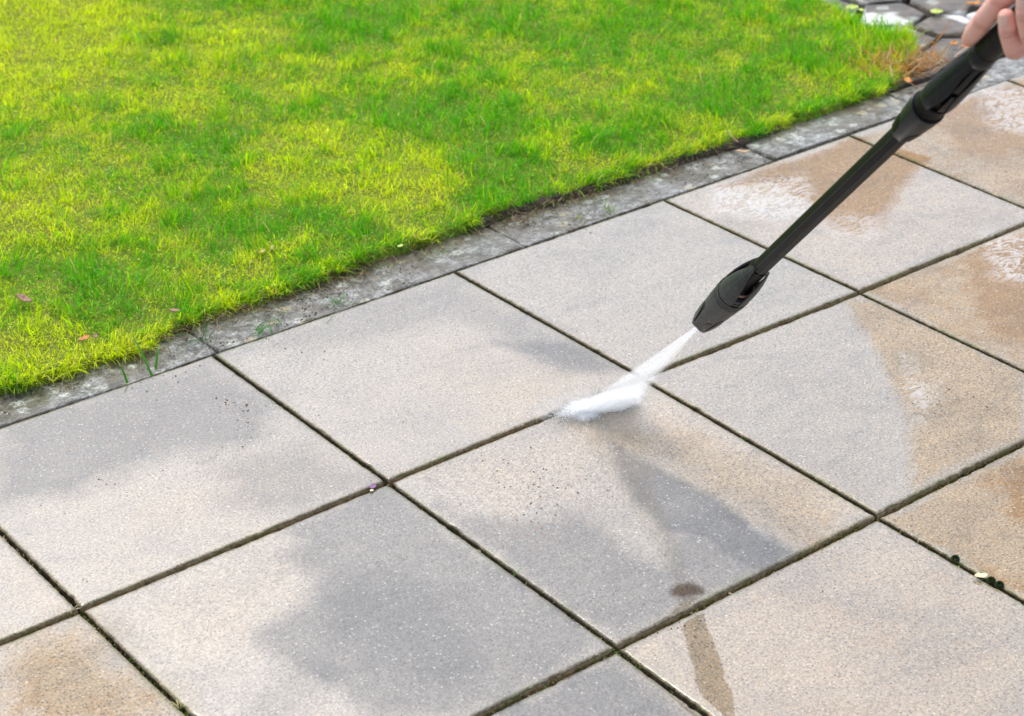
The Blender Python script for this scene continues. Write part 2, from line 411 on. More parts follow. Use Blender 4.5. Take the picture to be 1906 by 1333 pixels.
def reg(pts, feather, val): return (gxy(pts), feather, val)
WARMR = [  # washed tan areas
    reg([(760, 885), (1000, 800), (1120, 790), (1240, 730), (1640, 955), (1500, 1030), (1400, 985), (1230, 870), (1130, 825), (1085, 930), (950, 960), (840, 920)], .02, .38),
    reg([(1230, 745), (1600, 945), (1500, 1020), (1150, 820)], .03, .15),
    reg([(0, 1215), (150, 1150), (330, 1333), (0, 1400)], .03, .55), reg([(-40, 1270), (100, 1260), (140, 1400), (-60, 1400)], .06, .12),
    reg([(500, 1000), (600, 1040), (560, 1150), (430, 1230), (330, 1260), (185, 1140)], .06, .34),
    reg([(0, 1010), (60, 1050), (140, 1130), (0, 1190)], .03, .38),
    reg([(120, 960), (420, 860), (560, 860), (640, 900), (160, 1110)], .08, .30),
    reg([(820, 640), (1100, 640), (1160, 700), (900, 800), (780, 700)], .06, .25), reg([(840, 720), (1130, 690), (1090, 740), (900, 800)], .04, .22),
    reg([(1330, 355), (1440, 310), (1590, 262), (1720, 300), (1640, 430), (1560, 440), (1500, 375), (1440, 345)], .012, .95),
    reg([(1250, 375), (1590, 258), (1900, 400), (1610, 540)], .03, .42),
    reg([(1600, 262), (1906, 150), (2100, 250), (2000, 420), (1906, 390)], .01, .62),
    reg([(1720, 210), (1870, 160), (1960, 200), (1960, 300), (1800, 290)], .04, .45),
    reg([(1610, 545), (1906, 430), (2100, 430), (2050, 700), (1906, 690)], .01, .66),
    reg([(1800, 500), (1906, 440), (2000, 440), (2000, 640), (1880, 620)], .05, .5),
    reg([(1570, 562), (1620, 560), (1910, 700), (1906, 820), (1700, 910), (1690, 780), (1650, 690)], .012, .50),
    reg([(1650, 965), (1906, 835), (2000, 900), (2000, 1150), (1906, 1110)], .01, .48),
    reg([(1850, 900), (1906, 860), (2000, 860), (2000, 1000), (1900, 970)], .03, .6),
    reg([(1640, 975), (1906, 1110), (1906, 1400), (1300, 1400), (1150, 1208)], .04, .52),
]
GRAYR = [  # dim reflections painted as grey patches in the slab colour
    reg([(1135, 822), (1240, 880), (1345, 935), (1395, 985), (1480, 1030), (1420, 1062), (1310, 1000), (1240, 990), (1185, 940), (1150, 890)], .009, .86),
    reg([(1250, 985), (1330, 960), (1400, 985), (1470, 1035), (1300, 1125), (1150, 1200), (1000, 1100), (860, 1000), (810, 945), (960, 975), (1090, 960), (1170, 1030), (1230, 1060)], .018, .72),
    reg([(520, 985), (720, 908), (1140, 1205), (880, 1333), (690, 1333), (600, 1260), (500, 1220), (470, 1170), (560, 1130), (590, 1075), (520, 1040), (560, 1010)], .016, .72),
    reg([(640, 1080), (760, 1090), (900, 1180), (860, 1290), (690, 1240), (590, 1180)], .03, .25),
    reg([(470, 1290), (560, 1230), (620, 1250), (560, 1333), (450, 1400)], .02, .35),
    reg([(1148, 1215), (1330, 1350), (860, 1350)], .02, .85),
    reg([(0, 800), (395, 670), (520, 760), (470, 830), (340, 850), (150, 915), (-20, 945)], .03, .72), reg([(560, 830), (715, 895), (540, 960), (400, 960), (420, 870)], .03, .5),
    reg([(410, 660), (840, 512), (1150, 690), (1040, 690), (900, 620), (840, 600), (640, 650), (520, 660)], .025, .42),
    reg([(920, 640), (1060, 640), (1160, 692), (1060, 705)], .014, .5),
    reg([(1000, 480), (1200, 400), (1300, 440), (1120, 540)], .04, .12), reg([(1560, 860), (1640, 950), (1540, 900), (1440, 840)], .03, .25),
]
LANCE_REFLR = [reg([(1246, 1102), (1260, 1090), (1285, 1087), (1303, 1093), (1314, 1107), (1294, 1111), (1270, 1115), (1250, 1112)], .004, 1.0), reg([(1262, 1005), (1225, 930), (1160, 870), (1215, 960), (1250, 1030), (1266, 1075), (1272, 1090), (1276, 1085)], .006, .30)]  # nozzle and spray reflections painted dark into the slab colour
STREAK = gxy([(1262, 1000), (1232, 985), (1262, 1060), (1282, 1098), (1290, 1090)])
GLINTR = [reg([(1320, 350), (1500, 330), (1520, 400), (1440, 420), (1330, 400)], .02, .9), reg([(1560, 400), (1640, 410), (1620, 450), (1540, 440)], .015, .7),
         reg([(1820, 170), (1960, 170), (1960, 260), (1850, 250)], .02, .95), reg([(1835, 440), (1960, 440), (1960, 540), (1840, 520)], .02, .95),
         reg([(1670, 650), (1700, 800), (1730, 800), (1700, 660)], .012, .5), reg([(1690, 720), (1740, 790), (1760, 700)], .01, .4)]
FILMLO = [  # water coat made thinner to imitate places that mirror no bright sky
    reg([(1300, 810), (1560, 930), (1500, 1030), (1230, 870), (1130, 820), (1120, 790)], .03, .42),
    reg([(0, 1215), (150, 1150), (330, 1333), (0, 1400)], .05, .8),
    reg([(1600, 262), (1906, 150), (2100, 250), (2000, 420), (1906, 390)], .01, .5),
    reg([(1350, 350), (1590, 262), (1720, 300), (1600, 450), (1500, 380)], .012, .6),
    reg([(1610, 545), (1906, 430), (2100, 430), (2050, 700), (1906, 690)], .01, .6),
    reg([(1570, 562), (1620, 560), (1910, 700), (1906, 820), (1700, 910), (1690, 780), (1650, 690)], .012, .65),
    reg([(1650, 965), (1906, 835), (2000, 900), (2000, 1150), (1906, 1110)], .01, .7)]
RIPR = [reg([(770, 890), (1040, 795), (1180, 790), (1240, 850), (1150, 960), (1020, 1040), (880, 980)], .03, 1.0)]

def field(P, regs, wob):
    out = np.zeros(len(P))
    for poly, fe, val in regs:
        s = sdist(P, poly) + wob * min(1, fe / .03)
        out = out + val * np.clip(.5 - s / (2 * fe), 0, 1) * np.ones(len(P))
    return np.clip(out, 0, 1)

def make_slab(i, j, n=104):
    g = .0027
    c = [node(i, j), node(i + 1, j), node(i + 1, j + 1), node(i, j + 1)]
    cen = sum(c) / 4
    c = [p + np.sign(cen - p) * g for p in c]
    r = np.random.default_rng(i * 31 + j * 7 + 100)
    zc = ROWZ[j] + r.uniform(-.0008, .0008, 4) + .0006 * i
    e = .0022
    a = np.concatenate([[0, e / .5 * .5, e / .5], np.linspace(e / .5, 1 - e / .5, n)[1:-1], [1 - e / .5, 1 - e / .5 * .5, 1]])
    U, Vv = np.meshgrid(a, a); U = U.ravel(); Vv = Vv.ravel()
    def bil(q): return (q[0] * ((1 - U) * (1 - Vv))[:, None] + q[1] * (U * (1 - Vv))[:, None] + q[2] * (U * Vv)[:, None] + q[3] * ((1 - U) * Vv)[:, None])
    P = bil(c); Z = bil([np.array([z]) for z in zc])[:, 0]
    dd = np.minimum(np.minimum(U, 1 - U), np.minimum(Vv, 1 - Vv)) * .5
    Z = Z - .0022 * np.clip(1 - dd / e, 0, 1) ** 2 - .0007 * np.clip(1 - dd / .010, 0, 1) + .0006 * (fbm(P[:, 0], P[:, 1], 14, 3) - .5)
    # crumbled rim
    rim = dd < e * .2
    wobx = (fbm(P[:, 0] * 1, P[:, 1] * 1, 110, 3, 3) - .45) * .004 + np.clip(fbm(P[:, 0], P[:, 1], 34, 2, 19) - .66, 0, 1) * .012; dirc = (cen - P); dirc = dirc / (np.abs(dirc).max(1)[:, None] + 1e-9)
    P = P + np.where(dd < e * 1.1, np.clip(wobx, 0, 1), 0)[:, None] * np.where(np.abs(dirc) > .98, np.sign(dirc), 0)
    m = len(a); idx = np.arange(m * m).reshape(m, m)
    q = np.stack([idx[1:, :-1], idx[1:, 1:], idx[:-1, 1:], idx[:-1, :-1]], -1).reshape(-1, 4)
    ring = np.concatenate([idx[0, :-1], idx[:-1, -1], idx[-1, :0:-1], idx[:0:-1, 0]])
    ntop = m * m; nr = len(ring)
    V = np.c_[P, Z]
    low = V[ring].copy(); low[:, 2] -= .032
    V = np.concatenate([V, low])
    k = np.arange(nr); k2 = (k + 1) % nr
    sd = np.stack([ring[k], ring[k2], ntop + k2, ntop + k], -1)
    V0 = V.copy()
    org = np.array([cen[0], cen[1], 0]); V0 -= org
    me = np_mesh('paving_slab', V0, [q, sd])
    wx = V[:, 0]; wy = V[:, 1]; PP = V[:, :2]
    wob = (fbm(wx, wy, 20, 3, 5) - .5) * .05 + (fbm(wx, wy, 75, 3, 15) - .5) * .028
    set_f(me, 'warm', field(PP, WARMR, wob)); gr = field(PP, GRAYR, wob)
    set_f(me, 'gray', gr); set_f(me, 'lance_refl', field(PP, LANCE_REFLR, (fbm(wx, wy, 90, 3, 15) - .5) * .009)); set_f(me, 'glint', field(PP, GLINTR, wob)); set_f(me, 'ripple', field(PP, RIPR, wob))
    fl = .95 - field(PP, FILMLO, wob); fl = np.clip(fl, .12, 1) * (1 - .38 * np.clip(gr, 0, 1))
    lance_refl_ = field(PP, LANCE_REFLR[:1], (fbm(wx, wy, 90, 3, 15) - .5) * .009); fl = fl * (1 - lance_refl_)
    set_f(me, 'film', fl * np.clip((np.concatenate([dd, np.zeros(nr)]) - .0016) / .004, 0, 1))
    ddf = np.concatenate([dd, np.zeros(nr)]); set_f(me, 'edge', np.clip(1 - ddf / (.006 + .016 * fbm(wx, wy, 30, 3, 9)), 0, 1))
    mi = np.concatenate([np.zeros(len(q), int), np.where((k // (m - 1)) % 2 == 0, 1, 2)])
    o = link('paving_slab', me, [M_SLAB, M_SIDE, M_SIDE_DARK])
    me.polygons.foreach_set('material_index', mi); me.polygons.foreach_set('use_smooth', (mi == 0))
    o.location = org
    return o

SLAB_LABELS = {
    (-2, 0): 'small triangle of sandy slab at the left edge below the big grey slab',
    (-1, 0): 'whole slab at the left, blue grey near the edging and pinkish beige below',
    (0, 0): 'smooth pale grey slab touching the edging, left of the water jet',
    (1, 0): 'pale white washed slab touching the edging, behind the spray nozzle',
    (2, 0): 'slab with brown puddle and painted white glints, lying under the middle of the black lance',
    (3, 0): 'tan wet slab with brown water under the upper coupling of the lance',
    (4, 0): 'small visible corner of tan slab at the right edge next to the edging stone',
    (-2, 1): 'sandy coloured slab in the bottom left corner of the picture',
    (-1, 1): 'large slab at bottom left, half beige and half dark grey',
    (0, 1): 'slab struck by the water jet, with rippled sandy wash and grey patch',
    (1, 1): 'whitish slab right of the jet turning sandy at its right side',
    (2, 1): 'sandy brown wet slab with painted white glints at the right edge of the picture',
    (-1, 2): 'dark grey slab cut off by the bottom edge of the picture',
    (0, 2): 'pale speckled slab in the bottom right that mirrors the lance',
    (1, 2): 'sandy slab at the right edge with dark moss balls in its lower joint',
}
def vis(pts, mar=0.0):
    for p in pts:
        q = _M.inverted() @ (Vector((p[0], p[1], 0)) - CAM)
        x = 953 + _F * q.x / -q.z; y = 666.5 - _F * q.y / -q.z
        if -mar < x < 1906 + mar and -mar < y < 1333 + mar: return True
    return False
seen = set()
for j in range(0, 4):
    for i in range(-3, 6):
        g = [node(i, j) * (1 - u) * (1 - v) + node(i + 1, j) * u * (1 - v) + node(i + 1, j + 1) * u * v + node(i, j + 1) * (1 - u) * v for u in np.linspace(.01, .99, 12) for v in np.linspace(.01, .99, 12)]
        if vis(g):
            seen.add((i, j)); o = make_slab(i, j)
            if (i, j) not in SLAB_LABELS: print('UNLABELLED SLAB', i, j)
            tag(o, SLAB_LABELS.get((i, j), 'paving slab'), 'paving slab', 'square concrete slabs of the patio', 'thing')
for k in SLAB_LABELS:
    if k not in seen: print('label without slab', k)
# the rest of the patio, outside the picture
bm = bmesh.new()
for j in range(0, 8):
    for i in range(-6, 9):
        if (i, j) in seen: continue
        x0, x1, y1, y0 = i * .5 + .004, i * .5 + .496, -j * .5 - .004, -j * .5 - .496
        z = ROWZ.get(j, -.004)
        top = [bm.verts.new((x, y, z)) for x, y in ((x0, y0), (x1, y0), (x1, y1), (x0, y1))]
        bot = [bm.verts.new((v.co.x, v.co.y, z - .035)) for v in top]
        bm.faces.new(top)
        for k in range(4): bm.faces.new((top[k], bot[k], bot[(k + 1) % 4], top[(k + 1) % 4]))
me = bpy.data.meshes.new('patio'); bm.to_mesh(me); bm.free()
o = tag(link('patio', me, M_SLAB), kind='structure')
n_ = len(me.vertices); set_f(me, 'warm', np.full(n_, .3)); set_f(me, 'film', np.full(n_, .6))

# ------------------------------------------------------------------ edging stones
def rough_block(name, poly, ztop, h, mat, step=.012, amp=.003, seed=0, lich=None, rnd=.006):
    poly = np.asarray(poly, float)
    x0, y0 = poly.min(0); x1, y1 = poly.max(0)
    # resample the outline with a little wander
    pts = []
    for k in range(len(poly)):
        a, b = poly[k], poly[(k + 1) % len(poly)]; L = np.hypot(*(b - a)); m = max(1, int(L / step))
        for q in range(m): pts.append(a + (b - a) * q / m)
    pts = np.array(pts); cen = poly.mean(0)
    w = (fbm(pts[:, 0], pts[:, 1], 28, 3, seed) - .5) * 2 * amp * 1.5
    d = pts - cen; d /= np.hypot(*d.T)[:, None]
    pts = pts + d * w[:, None]
    rings = []
    V = []
    for (ins, dz) in ((0, -h), (0, -rnd), (rnd * .4, -rnd * .35), (rnd, 0)):
        V.append(np.c_[pts - d * ins, np.full(len(pts), ztop + dz)])
    # fill the inside with a jittered grid, triangulated
    from mathutils.geometry import delaunay_2d_cdt
    inner = pts - d * rnd
    gx, gy = np.meshgrid(np.arange(x0, x1, step), np.arange(y0, y1, step)); G = np.c_[gx.ravel(), gy.ravel()]
    G = G[sdist(G, inner) < -step * .5]
    n = len(pts)
    co = [Vector(p) for p in inner] + [Vector(p) for p in G]
    res = delaunay_2d_cdt(co, [], [list(range(n))], 1, 1e-6, False)
    vo = np.array([(v.x, v.y) for v in res[0]]); z = ztop + (fbm(vo[:, 0], vo[:, 1], 18, 4, seed) - .5) * 2 * amp
    base = 3 * n
    # boundary of inner ring: same order, first n verts of the triangulation
    V = np.concatenate(V[:3] + [np.c_[vo, z]])
    quads = []
    k = np.arange(n); k2 = (k + 1) % n
    area = 0.5 * np.sum(pts[:, 0] * np.roll(pts[:, 1], -1) - np.roll(pts[:, 0], -1) * pts[:, 1])
    for lv in range(3):
        hi = (lv + 1) * n
        q = np.stack([lv * n + k, lv * n + k2, hi + k2, hi + k], -1)
        quads.append(q if area > 0 else q[:, ::-1])
    tris = np.array([f for f in res[2] if len(f) == 3]) + base
    org = np.array([cen[0], cen[1], 0])
    me = np_mesh(name, V - org, quads + [tris])
    lv = np.zeros(len(V))
    if lich is not None:
        for (p, r_) in lich: lv = np.maximum(lv, np.clip((r_ * (.7 + .7 * fbm(V[:, 0], V[:, 1], 60, 3)) - np.hypot(V[:, 0] - p[0], V[:, 1] - p[1])) / .006, 0, 1))
    set_f(me, 'lichen', lv)
    o = link(name, me, mat, smooth=True); o.location = org
    return o
EG = 'edging stones between lawn and patio'
ejs = [(-1.35, -.62, 'edging stone at the far left, mostly hidden under overhanging grass'), (-.62, .014, 'crumbling edging stone with white lichen flecks at the left, under the lawn edge'),
       (.020, .66, 'edging stone beside the smooth grey slab, with weeds and straw on it'), (.664, 1.296, 'dark lichened edging stone behind the pale slab, below the soil bank'),
       (1.303, 1.735, 'clean grey edging stone with pale spots, left of the lance coupling'), (1.740, 2.32, 'edging stone at the right edge behind the lance coupling')]
for k, (a, b, lab) in enumerate(ejs):
    if b < -.65: continue
    dy = [0, -.002, 0, .002, -.001, -.010][k]
    top = .128 if k < 4 else .112
    o = rough_block('edging_stone', [(a, .0028 + dy * .4 + (.002 if k > 3 else 0)), (b, .0028 + dy * .4 + (.002 if k > 3 else 0) - (.006 if k == 5 else 0)), (b, top + dy - (.012 if k == 5 else 0)), (a, top + dy)], .0012 + (.004 if k >= 4 else 0), .04, M_EDGE, .008, .0030 if k < 3 else .0018, k, rnd=.003)
    tag(o, lab, 'edging stone', EG, 'thing')

# ------------------------------------------------------------------ crazy paving at the top right (cells round chosen seeds)
def clip(poly, p, q):
    """keep the half plane nearer to p than q"""
    m = (p + q) / 2; n = q - p; out = []
    for k in range(len(poly)):
        a, b = poly[k], poly[(k + 1) % len(poly)]; da = (a - m) @ n; db = (b - m) @ n
        if da <= 0: out.append(a)
        if (da < 0) != (db < 0): out.append(a + (b - a) * da / (da - db))
    return out
seeds_px = [((1540, 20), 'grey flagstone touching the lawn tip at the top'), ((1660, 30), 'dark grey flagstone in the middle above the bright grass'),
            ((1620, -12), 'brown flagstone cut off by the top edge, left one'), ((1760, 5), 'mossy flagstone at the top edge beside the fingers'),
            ((1760, 52), 'brown grey flagstone left of the thumb with pale lichen'), ((1770, 88), 'reddish brown flagstone with orange leaves under the thumb'),
            ((1700, 75), 'small brown flagstone where the tall grass ends'), ((1860, 118), 'flagstone under the hand beside the edging stone'),
            ((1480, -20), 'pale flagstone above the lawn at the top edge'), ((1870, 40), 'flagstone hidden mostly behind the hand'), ((1840, -30), 'flagstone above the frame by the hand'),
            ((1950, 70), 'flagstone right of the frame'), ((1720, -40), 'flagstone above the frame'), ((1980, -10), 'flagstone beyond the frame corner'), ((1560, -60), 'flagstone above the frame left')]
seeds = [np.array(at(*p)[:2]) for p, _ in seeds_px]
extra = [np.array((x + random.uniform(-.08, .08), y + random.uniform(-.08, .08))) for x in np.arange(2.1, 3.6, .34) for y in np.arange(.25, 3.2, .30)]
extra = [e for e in extra if min(np.hypot(*(e - s)) for s in seeds) > .24]
allseeds = seeds + extra
box = [np.array(p) for p in ((1.66, .118), (3.7, .118), (3.7, 3.4), (1.66, 3.4))]
LPATCH = [(np.array(at(1635, 47)[:2]), .075), (np.array(at(1800, 36)[:2]), .045)]
rest = []
for k, s in enumerate(allseeds):
    poly = box
    for q_ in range(len(allseeds)):
        if q_ != k and poly: poly = clip(poly, s, allseeds[q_])
    if len(poly) < 3: continue
    poly = np.array(poly); cen = poly.mean(0)
    # shrink for the joint
    d = cen - poly; poly = poly + d / np.hypot(*d.T)[:, None] * .011
    pp = [poly[a] * (1 - u) + cen * u for a in range(len(poly)) for u in (0, .3, .6)]
    if vis(pp) and k < len(seeds):
        o = rough_block('flagstone', poly, .002 + .006 * random.random(), .04, M_CRAZY, .014, .005, k + 20, LPATCH)
        tag(o, seeds_px[k][1], 'flagstone', 'irregular flagstones of the old path', 'thing')
    else: rest.append((poly, vis(pp)))
bm = bmesh.new()
for poly, v in rest:
    if v: print('visible flagstone in rest', poly.mean(0))
    vv = [bm.verts.new((p[0], p[1], .003)) for p in poly]; bm.faces.new(vv)
    lo = [bm.verts.new((p[0], p[1], -.03)) for p in poly]
    for a in range(len(vv)): bm.faces.new((vv[a], lo[a], lo[(a + 1) % len(vv)], vv[(a + 1) % len(vv)]))
me = bpy.data.meshes.new('path'); bm.to_mesh(me); bm.free()
tag(link('path', me, M_CRAZY), kind='structure')

# ------------------------------------------------------------------ grass
def blades(px, py, pz, h, w, az, lean, curl, col_root, col_tip, yaw=None):
    """each blade: root pair, two middle pairs, tip"""
    n = len(px); yaw = rng.uniform(0, 2 * np.pi, n) if yaw is None else yaw
    wx = np.cos(yaw) * w / 2; wy = np.sin(yaw) * w / 2
    dx = np.cos(az); dy = np.sin(az)
    V = np.zeros((n, 7, 3)); Cc = np.zeros((n, 7, 3))
    for lv, (tt, ww) in enumerate(((0, .85), (.4, 1), (.75, .72))):
        a = lean + curl * tt
        hx = h * tt * np.sin(a); hz = h * tt * np.cos(a)
        bx, by, bz = px + dx * hx, py + dy * hx, pz + hz
        V[:, lv * 2] = np.c_[bx - wx * ww, by - wy * ww, bz]; V[:, lv * 2 + 1] = np.c_[bx + wx * ww, by + wy * ww, bz]
        Cc[:, lv * 2] = Cc[:, lv * 2 + 1] = col_root * (1 - tt) + col_tip * tt
    a = lean + curl; V[:, 6] = np.c_[px + dx * h * np.sin(a), py + dy * h * np.sin(a), pz + h * np.cos(a)]; Cc[:, 6] = col_tip
    b = (np.arange(n) * 7)[:, None]
    q = np.concatenate([b + np.array([[0, 1, 3, 2]]), b + np.array([[2, 3, 5, 4]])]); t3 = b + np.array([[4, 5, 6]])
    return V.reshape(-1, 3), q, t3, Cc.reshape(-1, 3)

def lawn_points(n, y1=2.35):
    P = np.c_[rng.uniform(-1.1, 2.25, n), rng.uniform(.05, y1, n)]
    # only where the picture, with a margin, can see the lawn
    X = np.c_[P, np.zeros(len(P))] - np.array(CAM); M = np.array(_M); q = X @ M
    x = 953 + _F * q[:, 0] / -q[:, 2]; y = 666.5 - _F * q[:, 1] / -q[:, 2]
    P = P[(x > -260) & (x < 2050) & (y > -300) & (y < 1400)]
    sd = sdist(P, LAWN) + (fbm(P[:, 0], P[:, 1], 30, 3, 23) - .5) * .045
    return P[sd < -.002], sd[sd < -.002]

YEL = [((760, 370), .16, 1.0), ((700, 400), .10, .6), ((100, 700), .12, .9), ((60, 640), .14, .6), ((20, 410), .2, .7), ((280, 540), .10, .6), ((350, 640), .08, .7), ((240, 660), .08, .7), ((60, 150), .3, .7),
       ((20, 60), .4, .8), ((480, 500), .08, .6), ((560, 480), .07, .6), ((1100, 370), .06, .5), ((1000, 330), .07, .4), ((600, 260), .1, .35), ((430, 90), .12, .5), ((150, 480), .1, .4), ((1500, 180), .06, .3), ((1600, 150), .05, .4), ((330, 220), .12, .5), ((520, 330), .1, .3)]
DRK = [((900, 380), .12, 1.0), ((950, 340), .1, .7), ((860, 250), .14, .7), ((700, 50), .15, .6), ((180, 560), .12, .7), ((430, 470), .10, .7), ((650, 480), .12, .6), ((1150, 290), .1, .8), ((1500, 120), .12, .7), ((1330, 200), .12, .7), ((60, 500), .1, .5), ((200, 590), .08, .7),
       ((920, 60), .12, .8), ((780, 230), .12, .5), ((1120, 120), .14, .4), ((1280, 60), .1, .4), ((340, 100), .1, .3), ((600, 420), .1, .5)]
def spots(P, L):
    o = np.zeros(len(P))
    for (c, r_, v) in L:
        g = np.array(at(*c)[:2]); o += v * np.exp(-(((P - g) ** 2).sum(1)) / (2 * (r_ * .62) ** 2))
    return o
c_ = lambda *a: np.array(a, float)
def grass_cols(P):
    f = fbm(P[:, 0], P[:, 1], 7, 5, 1); f2 = fbm(P[:, 0], P[:, 1], 19, 3, 4); f3 = fbm(P[:, 0], P[:, 1], 70, 2, 6)
    yel = np.clip(spots(P, YEL) * .9 - spots(P, DRK) * 1.0 + (f - .5) * 1.0 + (f2 - .5) * 1.7 + (f3 - .5) * 1.2 + .40, 0, 1)
    u = rng.random(len(P)); yy = np.clip(yel + rng.normal(0, .22, len(P)), 0, 1)[:, None]
    G0, G1 = c_(.085, .43, .003), c_(.72, .84, .008)
    tip = G0 * (1 - yy) + G1 * yy
    tip = tip * rng.uniform(.65, 1.35, len(P))[:, None]
    straw = u < (.025 + .10 * yel); tip[straw] = c_(.78, .66, .22) * rng.uniform(.6, 1.1, straw.sum())[:, None]
    mint = u > .965; tip[mint] = c_(.30, .50, .16) * rng.uniform(.7, 1.1, mint.sum())[:, None]
    root = tip * .9
    return root, tip, yel

def build_grass():
    parts = []
    def add(P, sd, h, w, lean, curl, root, tip, dz=0, az=None):
        n = len(P)
        z = .008 + .012 * fbm(P[:, 0], P[:, 1], 9, 3) + .008 * np.clip(-sd / .12, 0, 1) + dz
        az = rng.uniform(0, 2 * np.pi, n) if az is None else az
        parts.append(blades(P[:, 0], P[:, 1], z, h, w, az, lean, curl, root, tip))
    # moss and short undergrowth
    P, sd = lawn_points(420000); root, tip, yel = grass_cols(P); n = len(P)
    mt = tip * .8 + c_(.10, .10, .0) * .35
    add(P, sd, rng.uniform(.005, .012, n), rng.uniform(.0010, .0022, n), rng.uniform(.1, 1.1, n), rng.uniform(0, .7, n), root, mt)
    # blades
    P, sd = lawn_points(400000)
    cl = fbm(P[:, 0], P[:, 1], 26, 3, 7); keep = rng.random(len(P)) < np.clip((cl - .25) * 2.4, .25, 1)
    P, sd = P[keep], sd[keep]; root, tip, yel = grass_cols(P); n = len(P)
    h = (.011 + .023 * rng.random(n) ** 1.5) * (1.15 - .45 * yel) * np.clip(-.15 + 2.3 * fbm(P[:, 0], P[:, 1], 22, 3, 8), .45, 1.7)
    sw = fbm(P[:, 0], P[:, 1], 12, 2, 11) * 14
    az = np.where(rng.random(n) < .5, sw, rng.uniform(0, 6.28, n))
    add(P, sd, h, rng.uniform(.0009, .0019, n), np.abs(rng.normal(.2, .3, n)), rng.uniform(0, .7, n), root, tip, az=az)
    # tiny clover and moss leaflets, paler than the blades
    P, sd = lawn_points(90000); root, tip, yel = grass_cols(P); n = len(P); bl = np.clip(tip * 1.25 + c_(.10, .12, .05), 0, .9)
    add(P, sd, rng.uniform(.0016, .0036, n), rng.uniform(.0016, .0032, n), rng.uniform(.6, 1.5, n), np.zeros(n), bl, bl, dz=rng.uniform(.006, .017, n))
    # coarser turf outside the part the picture shows
    P = np.c_[rng.uniform(-2.55, 2.1, 330000), rng.uniform(.08, 4.15, 330000)]; q_ = (np.c_[P, np.zeros(len(P))] - np.array(CAM)) @ np.array(_M)
    x_ = 953 + _F * q_[:, 0] / -q_[:, 2]; y_ = 666.5 - _F * q_[:, 1] / -q_[:, 2]; P = P[~((x_ > -260) & (x_ < 2050) & (y_ > -300) & (y_ < 1400))]; sd = sdist(P, LAWN); P = P[sd < -.004]; sd = sd[sd < -.004]
    root, tip, yel = grass_cols(P); n = len(P)
    add(P, sd, rng.uniform(.015, .034, n), rng.uniform(.003, .006, n), rng.uniform(0, .9, n), rng.uniform(0, .8, n), root, tip)
    # longer fringe hanging over the edge
    P, sd = lawn_points(400000, 1.0); k = (sd > -.030) & (rng.random(len(P)) < .95); P, sd = P[k], sd[k]; k = ~((P[:, 0] > .70) & (P[:, 0] < 1.36) & ((sd > -.014) | (rng.random(len(P)) < .6)) & (fbm(P[:, 0], P[:, 1] * 0, 9, 2, 21) > .47)); P, sd = P[k], sd[k]; n = len(P)
    root, tip, yel = grass_cols(P); az = np.arctan2(-1, .3) + rng.normal(0, 1.0, n)
    rt = P[:, 0] > 1.72; az[rt] = rng.normal(-.1, 1.0, rt.sum())
    add(P, sd, rng.uniform(.010, .034, n), rng.uniform(.0010, .0020, n), rng.uniform(.1, 1.5, n), rng.uniform(0, .9, n), root, tip, az=az, dz=-.004 * (sd > -.012))
    # taller tufts by the path corner
    g = np.array(at(1690, 95)[:2]); n = 1600; P = g + rng.normal(0, .075, (n, 2)) * [1.2, 1]; s_ = sdist(P, LAWN); P = P[s_ < .0]; n = len(P); root, tip, yel = grass_cols(P)
    add(P, np.zeros(n) - .05, rng.uniform(.025, .06, n), rng.uniform(.0016, .0028, n), np.abs(rng.normal(.15, .25, n)), rng.uniform(0, .7, n), root, tip)
    V = []; Q = []; T = []; Cc = []; off = 0
    for v, q, t, c in parts:
        V.append(v); Q.append(q + off); T.append(t + off); Cc.append(c); off += len(v)
    me = np_mesh('lawn_grass', np.concatenate(V), [np.concatenate(Q), np.concatenate(T)])
    set_col(me, 'Col', np.concatenate(Cc)); print('grass verts', off)
    return link('lawn_grass', me, M_BLADE)
tag(build_grass(), 'bright green mossy lawn grass with yellow patches', 'grass', kind='stuff')

# dead, straw coloured grass by the path corner
def dead_grass():
    g = np.array(at(1690, 140)[:2]); n = 520
    P = g + rng.normal(0, 1, (n, 2)) * [.055, .05]; P = P[(P[:, 1] > .112)]; n = len(P)
    col = np.where(rng.random(n)[:, None] < .3, c_(.62, .27, .06), c_(.62, .42, .20)) * rng.uniform(.6, 1.15, n)[:, None]
    az = rng.uniform(0, 6.28, n)
    v, q, t, c = blades(P[:, 0], P[:, 1], np.full(n, .012) + rng.uniform(0, .018, n), rng.uniform(.03, .075, n), rng.uniform(.0018, .004, n), az, rng.uniform(.9, 1.5, n), rng.uniform(-.4, .5, n), col, col)
    me = np_mesh('dead_grass', v, [q, t]); set_col(me, 'Col', c)
    return link('dead_grass', me, M_BLADE)
tag(dead_grass(), 'dry straw and rust coloured grass where lawn meets the path corner', 'dead grass', kind='stuff')

